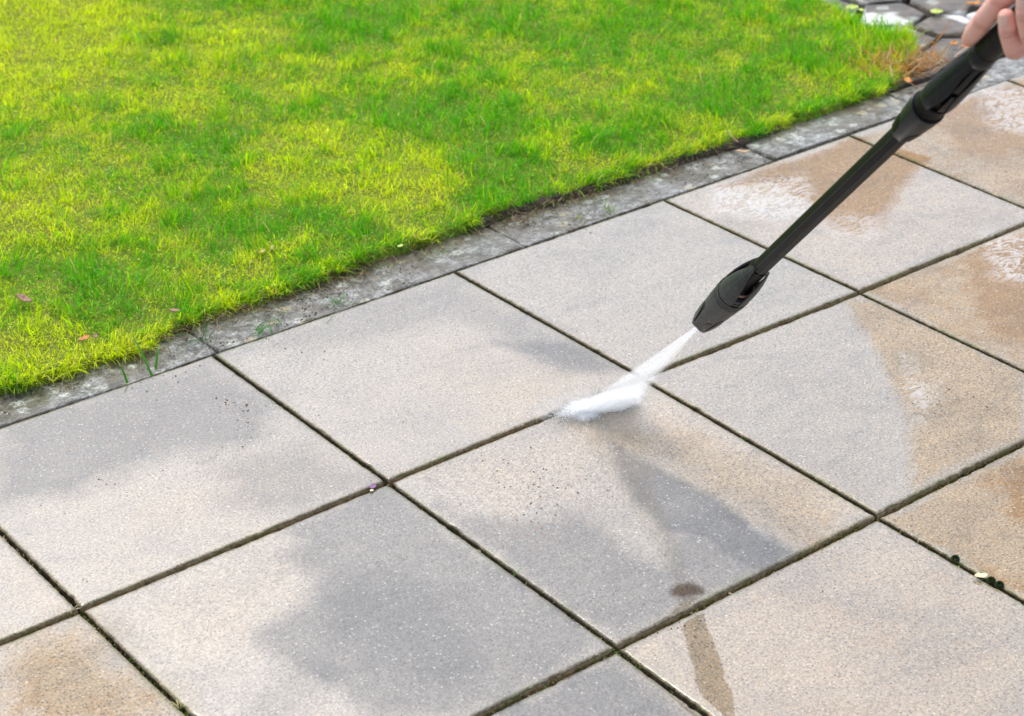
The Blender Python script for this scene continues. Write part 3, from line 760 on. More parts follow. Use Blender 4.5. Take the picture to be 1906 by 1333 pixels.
# moss and crumbs lying along the joints
def joint_moss():
    P = []; col = []; h = []
    lines = []
    for i in range(-2, 6):
        for j in range(0, 4):
            a, b = node(i, j), node(i + 1, j); lines.append((a, b, 'h', j)); a, b = node(i, j), node(i, j + 1); lines.append((a, b, 'v', j))
    for a, b, kd, j in lines:
        if not (vis([a, b, (a + b) / 2], 300)): continue
        n = 1500; t_ = rng.random(n); p = a + (b - a) * t_[:, None]
        d = fbm(p[:, 0], p[:, 1], 11, 4, 13); k = rng.random(n) < np.clip((d - .42) * 4.5, .12, 1) * (1.0 if kd == 'v' else .55)
        p = p[k]; n = len(p); p = p + rng.normal(0, .0022, (n, 2)); P.append(p)
        gcol = np.where(rng.random(n)[:, None] < .6, c_(.055, .085, .010), c_(.16, .13, .04)); gl = rng.random(n) < .07; gcol[gl] = c_(.16, .30, .04)
        pale = rng.random(n) < .06; gcol[pale] = c_(.45, .38, .24)
        col.append(gcol * rng.uniform(.5, 1.3, n)[:, None])
    P = np.concatenate(P); col = np.concatenate(col); n = len(P)
    v, q, t, c = blades(P[:, 0], P[:, 1], np.full(n, -.009) + rng.uniform(-.004, .005, n), rng.uniform(.002, .007, n), rng.uniform(.0014, .0036, n), rng.uniform(0, 6.28, n), rng.uniform(0, 1.3, n), rng.uniform(0, .8, n), col, col)
    me = np_mesh('joint_moss', v, [q, t]); set_col(me, 'Col', c)
    return link('joint_moss', me, M_MOSS)
tag(joint_moss(), 'thin moss and dirt growing in the joints between the slabs', 'moss', kind='stuff')
# soil and sand filling of the joints
bm = bmesh.new()
xs = np.arange(-2.0, 4.0, .03); ys = np.arange(-2.2, .16, .03)
me_v = []
X, Y = np.meshgrid(xs, ys); Z = -.0135 + .004 * (fbm(X.ravel(), Y.ravel(), 24, 3, 2).reshape(X.shape) - .5)
idx = np.arange(X.size).reshape(X.shape)
q = np.stack([idx[:-1, :-1], idx[:-1, 1:], idx[1:, 1:], idx[1:, :-1]], -1).reshape(-1, 4)
bm.free()
tag(link('joint_soil', np_mesh('joint_soil', np.c_[X.ravel(), Y.ravel(), Z.ravel()], [q]), M_SOIL, smooth=True), kind='structure')

# crumbs and clippings lying on the edging
def litter():
    n = 3600; x = np.where(rng.random(n) < .6, rng.uniform(-.5, .4, n), rng.uniform(.4, 1.30, n)); y = .125 - np.abs(rng.normal(0, .036, n)); k = (fbm(x, y, 9, 3, 15) > .46) | (rng.random(n) < .2); x, y = x[k], y[k]; n = len(x)
    k = y > .012; x, y = x[k], y[k]; n = len(x)
    col = np.where(rng.random(n)[:, None] < .5, c_(.34, .25, .14), c_(.09, .065, .04)); gl = rng.random(n) < .15; col[gl] = c_(.16, .30, .03)
    col = col * rng.uniform(.6, 1.2, n)[:, None]
    v, q, t, c = blades(x, y, np.full(n, .008), rng.uniform(.006, .026, n), rng.uniform(.0009, .0024, n), rng.uniform(0, 6.28, n), rng.uniform(1.2, 1.55, n), rng.uniform(-.2, .1, n), col, col)
    me = np_mesh('clippings', v, [q, t]); set_col(me, 'Col', c)
    return link('clippings', me, M_BLADE)
tag(litter(), 'scattered grass clippings and crumbs on the stone edging', 'clippings', kind='stuff')

# soil bank at the lawn edge
def bank():
    pts = LAWN[(LAWN[:, 0] > .6) & (LAWN[:, 0] < 1.5) & (LAWN[:, 1] < .2)]
    L = []
    for a, b in zip(pts[:-1], pts[1:]):
        m = max(1, int(np.hypot(*(b - a)) / .006))
        for q in range(m): L.append(a + (b - a) * q / m)
    L = np.array(L); n = len(L); x = L[:, 0]
    w = .006 + .012 * fbm(x, x * 0, 20, 3, 4); rows = []
    for (off, z) in ((-.5, .001), (-.25, .006), (0, .012), (1.2, .014), (2.5, .010)):
        rows.append(np.c_[x + (fbm(x, x * 0 + off, 60, 3, 3) - .5) * .006, L[:, 1] + off * w + (fbm(x, x * 0 + off, 50, 3, 6) - .5) * .008, np.full(n, z) + (fbm(x, x * 0 + off, 70, 3, 8) - .5) * .008])
    V = np.concatenate(rows); k = np.arange(n - 1)
    q = np.concatenate([np.stack([r_ * n + k, r_ * n + k + 1, (r_ + 1) * n + k + 1, (r_ + 1) * n + k], -1) for r_ in range(len(rows) - 1)])
    return link('soil_bank', np_mesh('soil_bank', V, [q]), M_SOIL, smooth=True)
tag(bank(), kind='structure')

# ------------------------------------------------------------------ weeds, leaves, twigs
def weed(name, px, py, n, hmin, hmax, label, cat, col=(.07, .26, .02), spread=.006, wide=.002, z=.005, group=None):
    g = np.array(at(px, py)[:2]); P = rng.normal(0, spread, (n, 2))
    cc = c_(*col) * rng.uniform(.7, 1.5, n)[:, None]
    v, q, t, c = blades(P[:, 0], P[:, 1], np.zeros(n), rng.uniform(hmin, hmax, n), np.full(n, wide), rng.uniform(0, 6.28, n), rng.uniform(.1, 1.1, n), rng.uniform(.1, 1.0, n), cc * .8, cc)
    me = np_mesh(name, v, [q, t]); set_col(me, 'Col', c)
    o = link(name, me, M_BLADE); o.location = (g[0], g[1], z); return tag(o, label, cat, group)
WG = 'weeds sprouting on the edging'
weed('weed', 1131, 398, 14, .012, .034, 'green and yellow weed tuft in the joint above the pale slab', 'weed', (.16, .30, .02), group=WG)
weed('weed', 1080, 414, 6, .008, .018, 'tiny yellow green weed just left of the larger tuft', 'weed', (.25, .32, .03), group=WG)
weed('weed', 629, 572, 12, .018, .045, 'upright blue green grass tuft on the edging by the smooth grey slab', 'weed', (.10, .26, .08), group=WG)
weed('weed', 490, 622, 26, .012, .030, 'bushy bright green tuft on the edging right of the corner crossing', 'weed', (.05, .28, .03), .010, group=WG)
weed('weed', 517, 605, 7, .02, .045, 'few long grass blades leaning from the edging beside the bushy tuft', 'weed', (.06, .24, .03), group=WG)
weed('weed', 375, 640, 10, .02, .05, 'dark green grass tuft hanging into the edging joint at the slab corner', 'weed', (.04, .20, .02), group=WG)
weed('weed', 805, 478, 6, .018, .034, 'pale green blades lying on the edging below the lawn edge', 'weed', (.16, .36, .08), .008, group=WG)
def single_blade(px, py, tx, ty, h, label):
    a = Vector(at(px, py, .004)); d = ray(tx, ty); # tip at height h
    b = Vector(at(tx, ty, h)); n = 7; V = []; s = (b - a); side = Vector((s.y, -s.x, 0)).normalized() if s.xy.length > 1e-4 else Vector((1, 0, 0))
    side = (side + Vector((.5, -.4, 0))).normalized()
    for k in range(n):
        t_ = k / (n - 1); p = a.lerp(b, t_) + Vector((0, 0, .006 * math.sin(t_ * 3.1))); w = .0021 * (1 - .85 * t_ ** 2)
        V += [p - side * w - a, p + side * w - a]
    q = np.array([[2 * k, 2 * k + 1, 2 * k + 3, 2 * k + 2] for k in range(n - 1)])
    me = np_mesh('grass_blade', np.array([tuple(v) for v in V]), [q]); set_col(me, 'Col', np.tile(c_(.06, .25, .015), (len(V), 1)))
    o = link('grass_blade', me, M_BLADE); o.location = a; return tag(o, label, 'grass blade', 'single long grass blades by the joint')
single_blade(283, 700, 243, 620, .045, 'long curved grass blade rising from the joint, right one of two')
single_blade(237, 713, 222, 680, .03, 'short grass blade rising from the joint, left of the long curved one')
single_blade(290, 688, 298, 640, .03, 'short upright blade rising right beside the long curved blade')

def leaf(px, py, z, size, rot, mat, label, cat='dead leaf', curl=.35, tilt=(0, 0), group='dead leaves lying about', name='dead_leaf', aspect=.5):
    p = Vector(at(px, py, z)); n, m = 9, 5; V = []
    for a in range(n):
        u = a / (n - 1) * 2 - 1
        for b in range(m):
            v = b / (m - 1) * 2 - 1; w = aspect * (1 - abs(u) ** 2.2) ** .6 * (1 + .12 * math.sin(u * 9 + px)) + .015
            V.append((u * size / 2, v * w * size / 2, curl * size * (.30 * v * v * w + .22 * u * u) + .04 * size * math.sin(u * 5 + v * 3)))
    q = np.array([[a * m + b, (a + 1) * m + b, (a + 1) * m + b + 1, a * m + b + 1] for a in range(n - 1) for b in range(m - 1)])
    me = np_mesh(name, np.array(V), [q]); o = link(name, me, mat, smooth=True)
    sm = o.modifiers.new('thick', 'SOLIDIFY'); sm.thickness = .0006
    o.location = p; o.rotation_euler = (tilt[0], tilt[1], rot)
    return tag(o, label, cat, group)
leaf(46, 556, .040, .036, -1.25, M_LBROWN, 'dark reddish brown curled leaf in the grass at the left edge', aspect=.3, tilt=(.3, .1))
leaf(325, 578, .036, .018, -.6, M_LBROWN, 'small pinkish brown leaf scrap in the grass above the edging corner')
leaf(157, 630, .034, .022, .3, M_LORANGE, 'rusty orange leaf scrap low in the yellowish grass at the left')
leaf(178, 626, .034, .014, 1.0, M_LBROWN, 'tiny brown leaf scrap right beside the rusty orange one')
leaf(488, 468, .030, .018, .5, M_LTAN, 'tan narrow leaf, left of two lying in the middle of the lawn', aspect=.35)
leaf(507, 461, .030, .018, .9, M_LTAN, 'pale pink narrow leaf, right of two lying in the middle of the lawn', aspect=.3)
leaf(745, 458, .040, .014, .3, M_LYEL, 'small yellow leaf scrap at the lawn edge above the edging')
leaf(1363, 256, .032, .030, 1.9, M_LTAN, 'pale dry leaf standing at the lawn edge by the edging joint', aspect=.35, tilt=(.5, -.6))
leaf(1382, 282, .012, .03, -.7, M_LTAN, 'dry tan leaf lying over the edging joint', aspect=.3)
leaf(1775, 83, .012, .026, .4, M_LORANGE, 'bright orange leaf on the flagstones, left of the thumb tip', aspect=.6, curl=.7)
leaf(1799, 87, .012, .030, 1.4, M_LORANGE, 'orange leaf on the flagstones just below the thumb', aspect=.6)
leaf(1812, 7, .012, .045, -.3, M_LORANGE, 'rust orange leaf on the flagstones at the top edge by the thumb', aspect=.4)
leaf(1836, 118, .012, .035, .4, M_LORANGE, 'orange brown leaf on the path right of the lance coupling', aspect=.6)
leaf(1586, 15, .012, .034, .2, M_LYEL, 'yellow green leaf on the grey flagstone at the top', aspect=.8)
leaf(1603, 19, .012, .018, 1.2, M_LYEL, 'tiny yellow green leaf beside the bigger yellow one', aspect=.8)
leaf(1743, 23, .012, .030, .2, M_LYEL, 'round pale green leaf on the flagstones left of the thumb', aspect=.95)
leaf(1690, 150, .030, .030, .9, M_LORANGE, 'orange leaf scrap in the dry grass at the lawn corner', aspect=.5)
leaf(1702, 128, .034, .028, 2.0, M_LORANGE, 'orange leaf standing in the dry grass left of the coupling', aspect=.4, tilt=(.6, .2))

# moss balls in the joint at the right
def clump(px, py, r_, mat_col, label, cat='moss ball', name='moss_ball', group='dark moss balls in the right hand joint', n=420):
    p = Vector(at(px, py, -.001)); d = rng.normal(0, 1, (n, 3)); d /= np.linalg.norm(d, axis=1)[:, None]; d[:, 2] = np.abs(d[:, 2])
    root = d * r_ * .75 * (0.8 + .3 * rng.random(n))[:, None]; cc = c_(*mat_col) * rng.uniform(.6, 1.5, n)[:, None]
    az = np.arctan2(d[:, 1], d[:, 0]); v, q, t, c = blades(root[:, 0], root[:, 1], root[:, 2], np.full(n, r_ * .55), np.full(n, r_ * .22), az, np.arccos(np.clip(d[:, 2], 0, 1)), np.full(n, .3), cc, cc)
    me = np_mesh(name, v, [q, t]); set_col(me, 'Col', c); o = link(name, me, M_MOSS); o.location = p; return tag(o, label, cat, group)
clump(1778, 1041, .0052, (.035, .06, .02), 'dark moss ball in the right hand joint, uppermost of three')
clump(1845, 1082, .0054, (.035, .06, .02), 'dark moss ball in the right hand joint, middle of three')
clump(1860, 1090, .0056, (.035, .06, .02), 'dark moss ball in the right hand joint, lowest of three')
leaf(1826, 1072, .003, .020, -.55, M_TWIG, 'white scrap lying in the joint between the moss balls', 'scrap', name='scrap', group=None)
leaf(694, 906, .004, .012, .5, M_PURP, 'tiny purple petal in the joint left of the four slab crossing', 'petal', name='petal', group=None, aspect=.8)
leaf(692, 913, .004, .006, .5, M_TWIG, 'tiny pale crumb under the purple petal', 'crumb', name='crumb', group=None, aspect=.8)
weed('sprout', 952, 1070, 5, .008, .014, 'small bright green sprout in the joint below the rippled slab', 'sprout', (.10, .42, .08), .005, .0015, z=-.003)
weed('sprout', 1385, 817, 6, .006, .012, 'tiny green sprout in the joint right of the water jet', 'sprout', (.09, .30, .05), .004, .0015, z=-.003)
weed('straw_wisp', 332, 1312, 10, .008, .020, 'pale straw wisp in the joint near the bottom left', 'straw', (.62, .55, .33), .004, .0014, z=-.002, group='pale straw wisps in the left joint')
weed('straw_wisp', 55, 1049, 5, .006, .012, 'short orange straw wisp in the left joint, middle one', 'straw', (.55, .36, .13), .003, .0014, z=-.002, group='pale straw wisps in the left joint')
weed('straw_wisp', 10, 1003, 5, .006, .012, 'short pale straw wisp in the left joint at the picture edge', 'straw', (.6, .5, .3), .003, .0014, z=-.002, group='pale straw wisps in the left joint')
weed('straw_wisp', 146, 1132, 7, .004, .010, 'pale crumbs of straw at the crossing near the left bottom', 'straw', (.6, .52, .32), .006, .0018, z=.0, group='pale straw wisps in the left joint')

# dark grit and sand left on the slabs
def grit():
    n = 420; x = rng.uniform(-.7, 2.2, n); y = rng.uniform(-1.4, -.01, n)
    for px, py, k, sg in ((430, 756, 14, .012), (455, 775, 18, .02), (450, 830, 10, .03), (185, 905, 5, .008), (306, 881, 3, .002), (1000, 900, 60, .05), (300, 700, 26, .03), (1280, 1150, 12, .02), (1050, 420, 16, .06), (560, 640, 16, .04), (155, 1086, 4, .004), (1750, 760, 20, .05)):
        g = np.array(at(px, py)[:2]); x = np.concatenate([x, g[0] + rng.normal(0, sg, k)]); y = np.concatenate([y, g[1] + rng.normal(0, sg, k)])
    n = len(x); row = np.floor(-y / .5).astype(int); z = np.array([ROWZ[int(np.clip(r_, 0, 3))] for r_ in row]) + .0006 * np.floor(x / .5) + .0004
    col = np.where(rng.random(n)[:, None] < .65, c_(.035, .025, .018), c_(.22, .12, .06)) * rng.uniform(.6, 1.2, n)[:, None]; gl = rng.random(n) < .08; col[gl] = c_(.10, .20, .03)
    m = 1500; ex = np.where(rng.random(m) < .62, rng.uniform(-.45, .30, m), rng.uniform(.3, 1.7, m)); ey = rng.uniform(.008, .115, m); kk = (fbm(ex, ey, 14, 3, 31) > .44); ex, ey = ex[kk], ey[kk]; m = len(ex)
    ec = np.where(rng.random(m)[:, None] < .45, c_(.06, .045, .03), c_(.48, .47, .42)) * rng.uniform(.5, 1.1, m)[:, None]
    x = np.concatenate([x, ex]); y = np.concatenate([y, ey]); z = np.concatenate([z, np.full(m, .0022)]); col = np.concatenate([col, ec]); n0 = n; n = len(x)
    V = []; T = []; Cc = []
    for k in range(n):
        a = rng.uniform(.0006, .0015) * (1.9 if k >= n0 else (1.5 if k > 420 else 1)); b = a * rng.uniform(.4, .9); th = rng.uniform(0, 3.14); o = len(V)
        for (u, v, w) in ((-1, 0, 0), (0, -1, 0), (1, 0, 0), (0, 1, 0), (.1, .1, 1)):
            V.append((x[k] + u * a * math.cos(th) - v * b * math.sin(th), y[k] + u * a * math.sin(th) + v * b * math.cos(th), z[k] + w * a * .7)); Cc.append(col[k])
        T += [(o, o + 1, o + 4), (o + 1, o + 2, o + 4), (o + 2, o + 3, o + 4), (o + 3, o, o + 4)]
    me = np_mesh('grit', np.array(V), [np.array(T)]); set_col(me, 'Col', np.array(Cc)); return link('grit', me, M_MOSS)
tag(grit(), 'small dark grit and washed crumbs on the wet slabs', 'grit', kind='stuff')

# ------------------------------------------------------------------ pressure washer lance
TIP = Vector((.38841, -.73750, .24036)); AX = Vector((-.18657867, -.66687029, .72143775)).normalized()
Wv = (CAM - TIP).normalized(); Nn = (Wv - AX * Wv.dot(AX)).normalized(); Sv = AX.cross(Nn)
if (_M.inverted() @ Sv).x < 0: Sv = -Sv
def L(s, side=0, n=0, mm=.001):    # a along the lance, towards picture right, towards the viewer (mm)
    return TIP + (AX * s + Sv * side + Nn * n) * mm
lance = empty('pressure_washer_lance', TIP)
tag(lance, 'black plastic pressure washer lance held over the patio, grey nozzle at its lower end', 'pressure washer lance')

def loft(name, prof, mat, n=48, poly=None, smooth=True, cap=True, parent=None, sharp=None):
    """prof: list of (s mm, radius mm); poly: optional radius factor by angle"""
    V = []
    for s, r_ in prof:
        for k in range(n):
            a = 2 * math.pi * k / n; f = poly(a, s) if poly else 1
            V.append(tuple(L(s, math.sin(a) * r_ * f, math.cos(a) * r_ * f) - TIP))
    m = len(prof); F = [(i * n + k, i * n + (k + 1) % n, (i + 1) * n + (k + 1) % n, (i + 1) * n + k) for i in range(m - 1) for k in range(n)]
    if cap: F += [tuple(range(n))[::-1], tuple(range((m - 1) * n, m * n))]
    me = bpy.data.meshes.new(name); me.from_pydata(V, [], F); me.update()
    bm = bmesh.new(); bm.from_mesh(me); bmesh.ops.recalc_face_normals(bm, faces=bm.faces); 
    for e in bm.edges:
        if len(e.link_faces) == 2 and e.calc_face_angle(0) > R(sharp or 38): e.smooth = False
    for f in bm.faces: f.smooth = smooth
    bm.to_mesh(me); bm.free()
    return link(name, me, mat, parent or lance)
def ngon(k, rot=0, soft=.0):
    def f(a, s=0):
        p = 2 * math.pi / k; x = ((a + rot) % p) - p / 2
        return (math.cos(p / 2) / math.cos(x)) * (1 - soft) + soft
    return f
# tubes
loft('tube', [(150, 9), (160, 12), (212, 12), (640, 12.4), (660, 12.4)], M_TUBE, 64, ngon(8, .28, .25), sharp=14)
loft('grip_tube', [(800, 10), (806, 14.0), (1180, 14.2), (1190, 13)], M_TUBE, 64, ngon(10, .1, .55), sharp=20)

# nozzle head: tapered, faceted at the mouth
def noz_poly(a, s):
    w = min(1, max(0, 1 - s / 70)); return 1 - w + w * ngon(6, .5, .0)(a)
noz = loft('nozzle_head', [(9, 5), (4, 7), (-1, 15.4), (.3, 16.2), (6, 16.9), (30, 19.2), (60, 21.3), (90, 23.2), (107, 24.0), (108.2, 23.9)], M_NOZ, 96, noz_poly, sharp=30, cap=True)
# ribs, slot and side panels on the head
def patch(name, s0, s1, a0, a1, rf, thick, mat, parent, ns=14, na=8, shape=None, poly=None):
    """a curved plate on the lance: radius rf(s), from angle a0 to a1 (0 = towards viewer, + = picture right)"""
    V = []; 
    for lay in (0, 1):
        for i in range(ns + 1):
            t_ = i / ns; s = s0 + (s1 - s0) * t_
            aa0, aa1 = (a0, a1) if shape is None else shape(t_)
            for k in range(na + 1):
                a = aa0 + (aa1 - aa0) * k / na; r_ = rf(s) * (poly(a, s) if poly else 1) - (thick if lay else 0)
                V.append(tuple(L(s, math.sin(a) * r_, math.cos(a) * r_) - TIP))
    m = na + 1; N = (ns + 1) * m; F = []
    for i in range(ns):
        for k in range(na):
            b = i * m + k; F.append((b, b + 1, b + m + 1, b + m)); F.append((N + b, N + b + m, N + b + m + 1, N + b + 1))
    for i in range(ns):
        for k in (0, na):
            b = i * m + k; F.append((b, b + m, N + b + m, N + b))
    for k in range(na):
        for i in (0, ns):
            b = i * m + k; F.append((b, b + 1, N + b + 1, N + b))
    me = bpy.data.meshes.new(name); me.from_pydata(V, [], F); me.update()
    bm = bmesh.new(); bm.from_mesh(me); bmesh.ops.recalc_face_normals(bm, faces=bm.faces)
    for e in bm.edges:
        if len(e.link_faces) == 2 and e.calc_face_angle(0) > R(40): e.smooth = False
    for f in bm.faces: f.smooth = True
    bm.to_mesh(me); bm.free()
    return link(name, me, mat, parent)
tb = bpy.data.objects['tube']
for aa in (-.28, .505): patch('ridge_highlight', 214, 636, aa - .03, aa + .03, lambda s: 12.55, .8, M_TUBE_HILITE, tb, ns=30, na=2)  # pale strips paint the highlight along the tube's ridges
nr = lambda s: np.interp(s, [0, 1.5, 6, 30, 60, 90, 107], [15.6, 16.3, 16.9, 19.2, 21.3, 23.2, 24.0])
for k in range(3):
    c0 = R(-38) + k * 2.094
    patch('rib', -4, 62, c0 - .62, c0 - .10, lambda s: nr(max(s, 0)) + 1.0 + .8 * math.sin(min(1, max(0, (s + 4) / 66)) * 3.14), 3.2, M_NOZ, noz, poly=noz_poly,
          shape=lambda t_, c0=c0: (c0 - .62 + .12 * t_, c0 - .02 - .30 * t_ ** 3))
    patch('slot', 2, 64, c0 - .02, c0 + .10, lambda s: nr(s) + .15, 1.5, M_CORE, noz, poly=noz_poly, shape=lambda t_, c0=c0: (c0 - .02 - .18 * t_ ** 2, c0 + .10 - .12 * t_ ** 2))
    patch('side_panel', 1, 42, c0 + .85, c0 + 1.45, lambda s: nr(s) + .55, 1.2, M_NOZ, noz, poly=noz_poly, shape=lambda t_, c0=c0: (c0 + .85 + .2 * t_ ** 3, c0 + 1.45 - .2 * t_ ** 3))
# grooved bands
for s0 in (109.5, 116.5):
    loft('band', [(s0, 22.6), (s0 + .6, 24.2), (s0 + 5.0, 24.1), (s0 + 5.6, 22.6)], M_NOZ, 72, parent=noz)
    loft('band_edge_highlight', [(s0 + .5, 23.6), (s0 + .7, 24.5), (s0 + 1.4, 24.5), (s0 + 1.6, 23.6)], M_EDGE_HILITE, 72, parent=noz)
loft('collar', [(104, 22.3), (128, 22.2), (129, 20)], M_CORE, 64)
for s0 in (108.6, 115.8, 122.6): loft('groove', [(s0 - .9, 23.0), (s0 - .7, 24.45), (s0 + .7, 24.45), (s0 + .9, 23.0)], M_CORE, 72, parent=noz)
# shell of three claws over a dark core
cr = lambda s: np.interp(s, [122, 140, 160, 180, 200, 215, 226], [24.0, 23.7, 22.6, 20.6, 17.6, 14.8, 12.9])
core = loft('nozzle_core', [(122, 17), (150, 16.5), (158, 13.2), (185, 12.9), (214, 12.6)], M_CORE, 48)
for k in range(3):
    c0 = R(-22) + k * 2.094
    wid = lambda t_: .84 - .12 * t_ - .42 * t_ ** 3
    patch('claw', 123, 222 if k == 0 else 214, 0, 0, cr, 2.2, M_NOZ, core, ns=26, na=20, shape=lambda t_, c0=c0: (c0 - wid(t_), c0 + wid(t_) * (1 if t_ < .3 else 1 - .35 * (t_ - .3))))
    patch('ridge', 124, 220 if k == 0 else 212, c0 - .012, c0 + .012, lambda s: cr(s) + .35, 1, M_EDGE_HILITE, core, ns=26, na=2)
# lower half filler rings between the claws, seen at picture right
for s0, r0 in ((123.5, 23.2), (131.5, 22.6)):
    loft('ring', [(s0, r0 - 2), (s0 + .6, r0), (s0 + 6.0, r0 - .2), (s0 + 6.6, r0 - 2.4)], M_NOZ, 64, parent=core)
loft('seal_ring', [(146, 16.0), (147, 18.4), (149.2, 18.6), (150.4, 16.0)], M_RING, 48, parent=core)
loft('mouth', [(10, 3), (4, 4.5), (-1, 5.2), (-1.4, 4.2), (3, 2.4)], M_CORE, 32, parent=noz)

# coupling between the tubes
cone_r = [(636, 12.6), (640, 14.6), (652, 16.2), (672, 18.9), (690, 20.6), (699, 21.1), (701.5, 21.2), (702.5, 20.2)]
cone = loft('coupling_cone', cone_r, M_COUP, 72, sharp=34)
for k in range(3):
    c0 = R(62) + k * 2.094
    patch('cutout', 641, 668, 0, 0, lambda s: np.interp(s, [636, 640, 652, 672, 690], [12.6, 14.8, 16.6, 19.2, 20.8]) + .12, 1.4, M_CORE, cone, ns=14, na=14,
          shape=lambda t_, c0=c0: (c0 - .62 * math.sqrt(max(.001, 1 - t_ ** 2)), c0 + .62 * math.sqrt(max(.001, 1 - t_ ** 2))))
loft('locking_ring', [(700, 17), (701, 18.6), (722, 18.4), (723, 17)], M_CORE, 64)
body_r = lambda s: np.interp(s, [718, 723, 733, 752, 775, 800, 822, 836], [18.6, 20.4, 21.0, 20.6, 19.2, 17.2, 15.4, 14.4])
body = loft('coupling_body', [(720, 14.6), (760, 14.0), (800, 13.6), (812, 13.9)], M_CORE, 56)
for k in range(3):
    c0 = R(-26) + k * 2.094
    wd = lambda t_: .86 * (math.sin(min(1, t_ * 1.0 + .42) * 1.57) if t_ < .58 else 1) - (.0 if t_ < .35 else .62 * (t_ - .35))
    patch('shell', 722, 834 if k == 0 else 826, 0, 0, body_r, 2.4, M_COUP, body, ns=30, na=20, shape=lambda t_, c0=c0: (c0 - wd(t_), c0 + wd(t_)))
    patch('ridge', 725, 812, c0 - .015, c0 + .015, lambda s: body_r(s) + .3, 1, M_COUP, body, ns=26, na=2)
    patch('insert', 728, 762, c0 + 1.04, c0 + 1.42, lambda s: body_r(s) - 1.2, 2.2, M_COUP, body, ns=8, na=6)
    patch('insert', 770, 818, c0 + .86, c0 + 1.25, lambda s: body_r(s) - 1.0, 2.2, M_COUP, body, ns=8, na=6)
loft('end_collar', [(818, 14.2), (822, 15.6), (830, 15.3), (838, 14.3)], M_COUP, 56)
# trigger gun at the upper end, outside the picture
loft('trigger_gun', [(1180, 15), (1190, 22), (1300, 26), (1420, 24), (1440, 14)], M_TUBE, 40)

# ------------------------------------------------------------------ water jet
def spindles(name, st, en, w):
    n = len(st); d = en - st; l = np.linalg.norm(d, axis=1)[:, None]; d = d / np.maximum(l, 1e-6)
    r0 = np.cross(d, rng.normal(0, 1, (n, 3))); r0 /= np.linalg.norm(r0, axis=1)[:, None]; r1 = np.cross(d, r0); V = np.zeros((n, 5, 3))
    mid = (st * .45 + en * .55); V[:, 0] = st; V[:, 4] = en
    for k in range(3):
        a = k * 2.0944; V[:, 1 + k] = mid + (r0 * math.cos(a) + r1 * math.sin(a)) * w[:, None]
    b = (np.arange(n) * 5)[:, None]
    T = np.concatenate([b + np.array([[0, 1 + k, 1 + (k + 1) % 3]]) for k in range(3)] + [b + np.array([[4, 1 + (k + 1) % 3, 1 + k]]) for k in range(3)])
    return V.reshape(-1, 3), T
def jet_material():
    t = NT('white water drops')
    d = t.n.new('ShaderNodeBsdfDiffuse'); d.inputs[0].default_value = (.97, .98, .99, 1)
    tl = t.n.new('ShaderNodeBsdfTranslucent'); tl.inputs[0].default_value = (.97, .98, .99, 1)
    m1 = t.n.new('ShaderNodeMixShader'); m1.inputs[0].default_value = .5; t.l.new(d.outputs[0], m1.inputs[1]); t.l.new(tl.outputs[0], m1.inputs[2])
    return t.fin(m1.outputs[0])
M_JET = jet_material()
def spray_material():
    """veil of atomised water: opacity from streaks that run along the fan"""
    t = NT('white water spray')
    u = t.attr('across'); v = t.attr('along'); lay = t.attr('layer')
    cb = t.n.new('ShaderNodeCombineXYZ'); t.set(cb.inputs[0], t.math('MULTIPLY', u, 13)); t.set(cb.inputs[1], t.math('MULTIPLY', v, 1.6)); t.set(cb.inputs[2], t.math('MULTIPLY', lay, 7.3))
    st = t.ramp(t.noise(cb.outputs[0], 1.0, 3, .5, .25), [(.28, .55), (.66, 1)])
    e = t.math('MULTIPLY', t.math('MULTIPLY', u, t.math('SUBTRACT', 1, u)), 4)
    edge = t.ramp(t.math('ADD', e, t.math('MULTIPLY', t.math('SUBTRACT', t.noise(cb.outputs[0], 2.2, 3, .6), .5), .35)), [(.02, 0), (.85, 1)], 'EASE')
    al = t.ramp(v, [(0, .55), (.3, .26), (.7, .32), (1, .60)])
    a = t.math('MULTIPLY', t.math('MULTIPLY', st, edge), al, clamp=True)
    d = t.n.new('ShaderNodeBsdfDiffuse'); d.inputs[0].default_value = (.95, .965, .98, 1)
    tl = t.n.new('ShaderNodeBsdfTranslucent'); tl.inputs[0].default_value = (.95, .965, .98, 1)
    m1 = t.n.new('ShaderNodeMixShader'); m1.inputs[0].default_value = .5; t.l.new(d.outputs[0], m1.inputs[1]); t.l.new(tl.outputs[0], m1.inputs[2])
    tr = t.n.new('ShaderNodeBsdfTransparent'); m2 = t.n.new('ShaderNodeMixShader'); t.set(m2.inputs[0], a)
    t.l.new(tr.outputs[0], m2.inputs[1]); t.l.new(m1.outputs[0], m2.inputs[2])
    return t.fin(m2.outputs[0])
M_SPRAY = spray_material()
def froth_material():
    t = NT('white froth'); P = t.pos(); dn = t.attr('dens')
    a = t.ramp(t.math('ADD', dn, t.math('MULTIPLY', t.math('SUBTRACT', t.noise(t.mapping(P, (1, .35, 1), (0, 0, -.35)), 110, 4, .6), .5), .55)), [(.12, 0), (.55, .40), (1, .90)])
    d = t.n.new('ShaderNodeBsdfDiffuse'); d.inputs[0].default_value = (.95, .96, .97, 1)
    tr = t.n.new('ShaderNodeBsdfTransparent'); m2 = t.n.new('ShaderNodeMixShader'); t.set(m2.inputs[0], a)
    t.l.new(tr.outputs[0], m2.inputs[1]); t.l.new(d.outputs[0], m2.inputs[2])
    return t.fin(m2.outputs[0])
M_FROTH = froth_material()
JA = np.array(at(1046, 776, .003)); JB = np.array(at(1192, 748, .003)); JT = np.array(L(-1))
jet = empty('water_jet', L(0)); tag(jet, 'white fan of high pressure water shooting from the nozzle onto the slab', 'water jet')
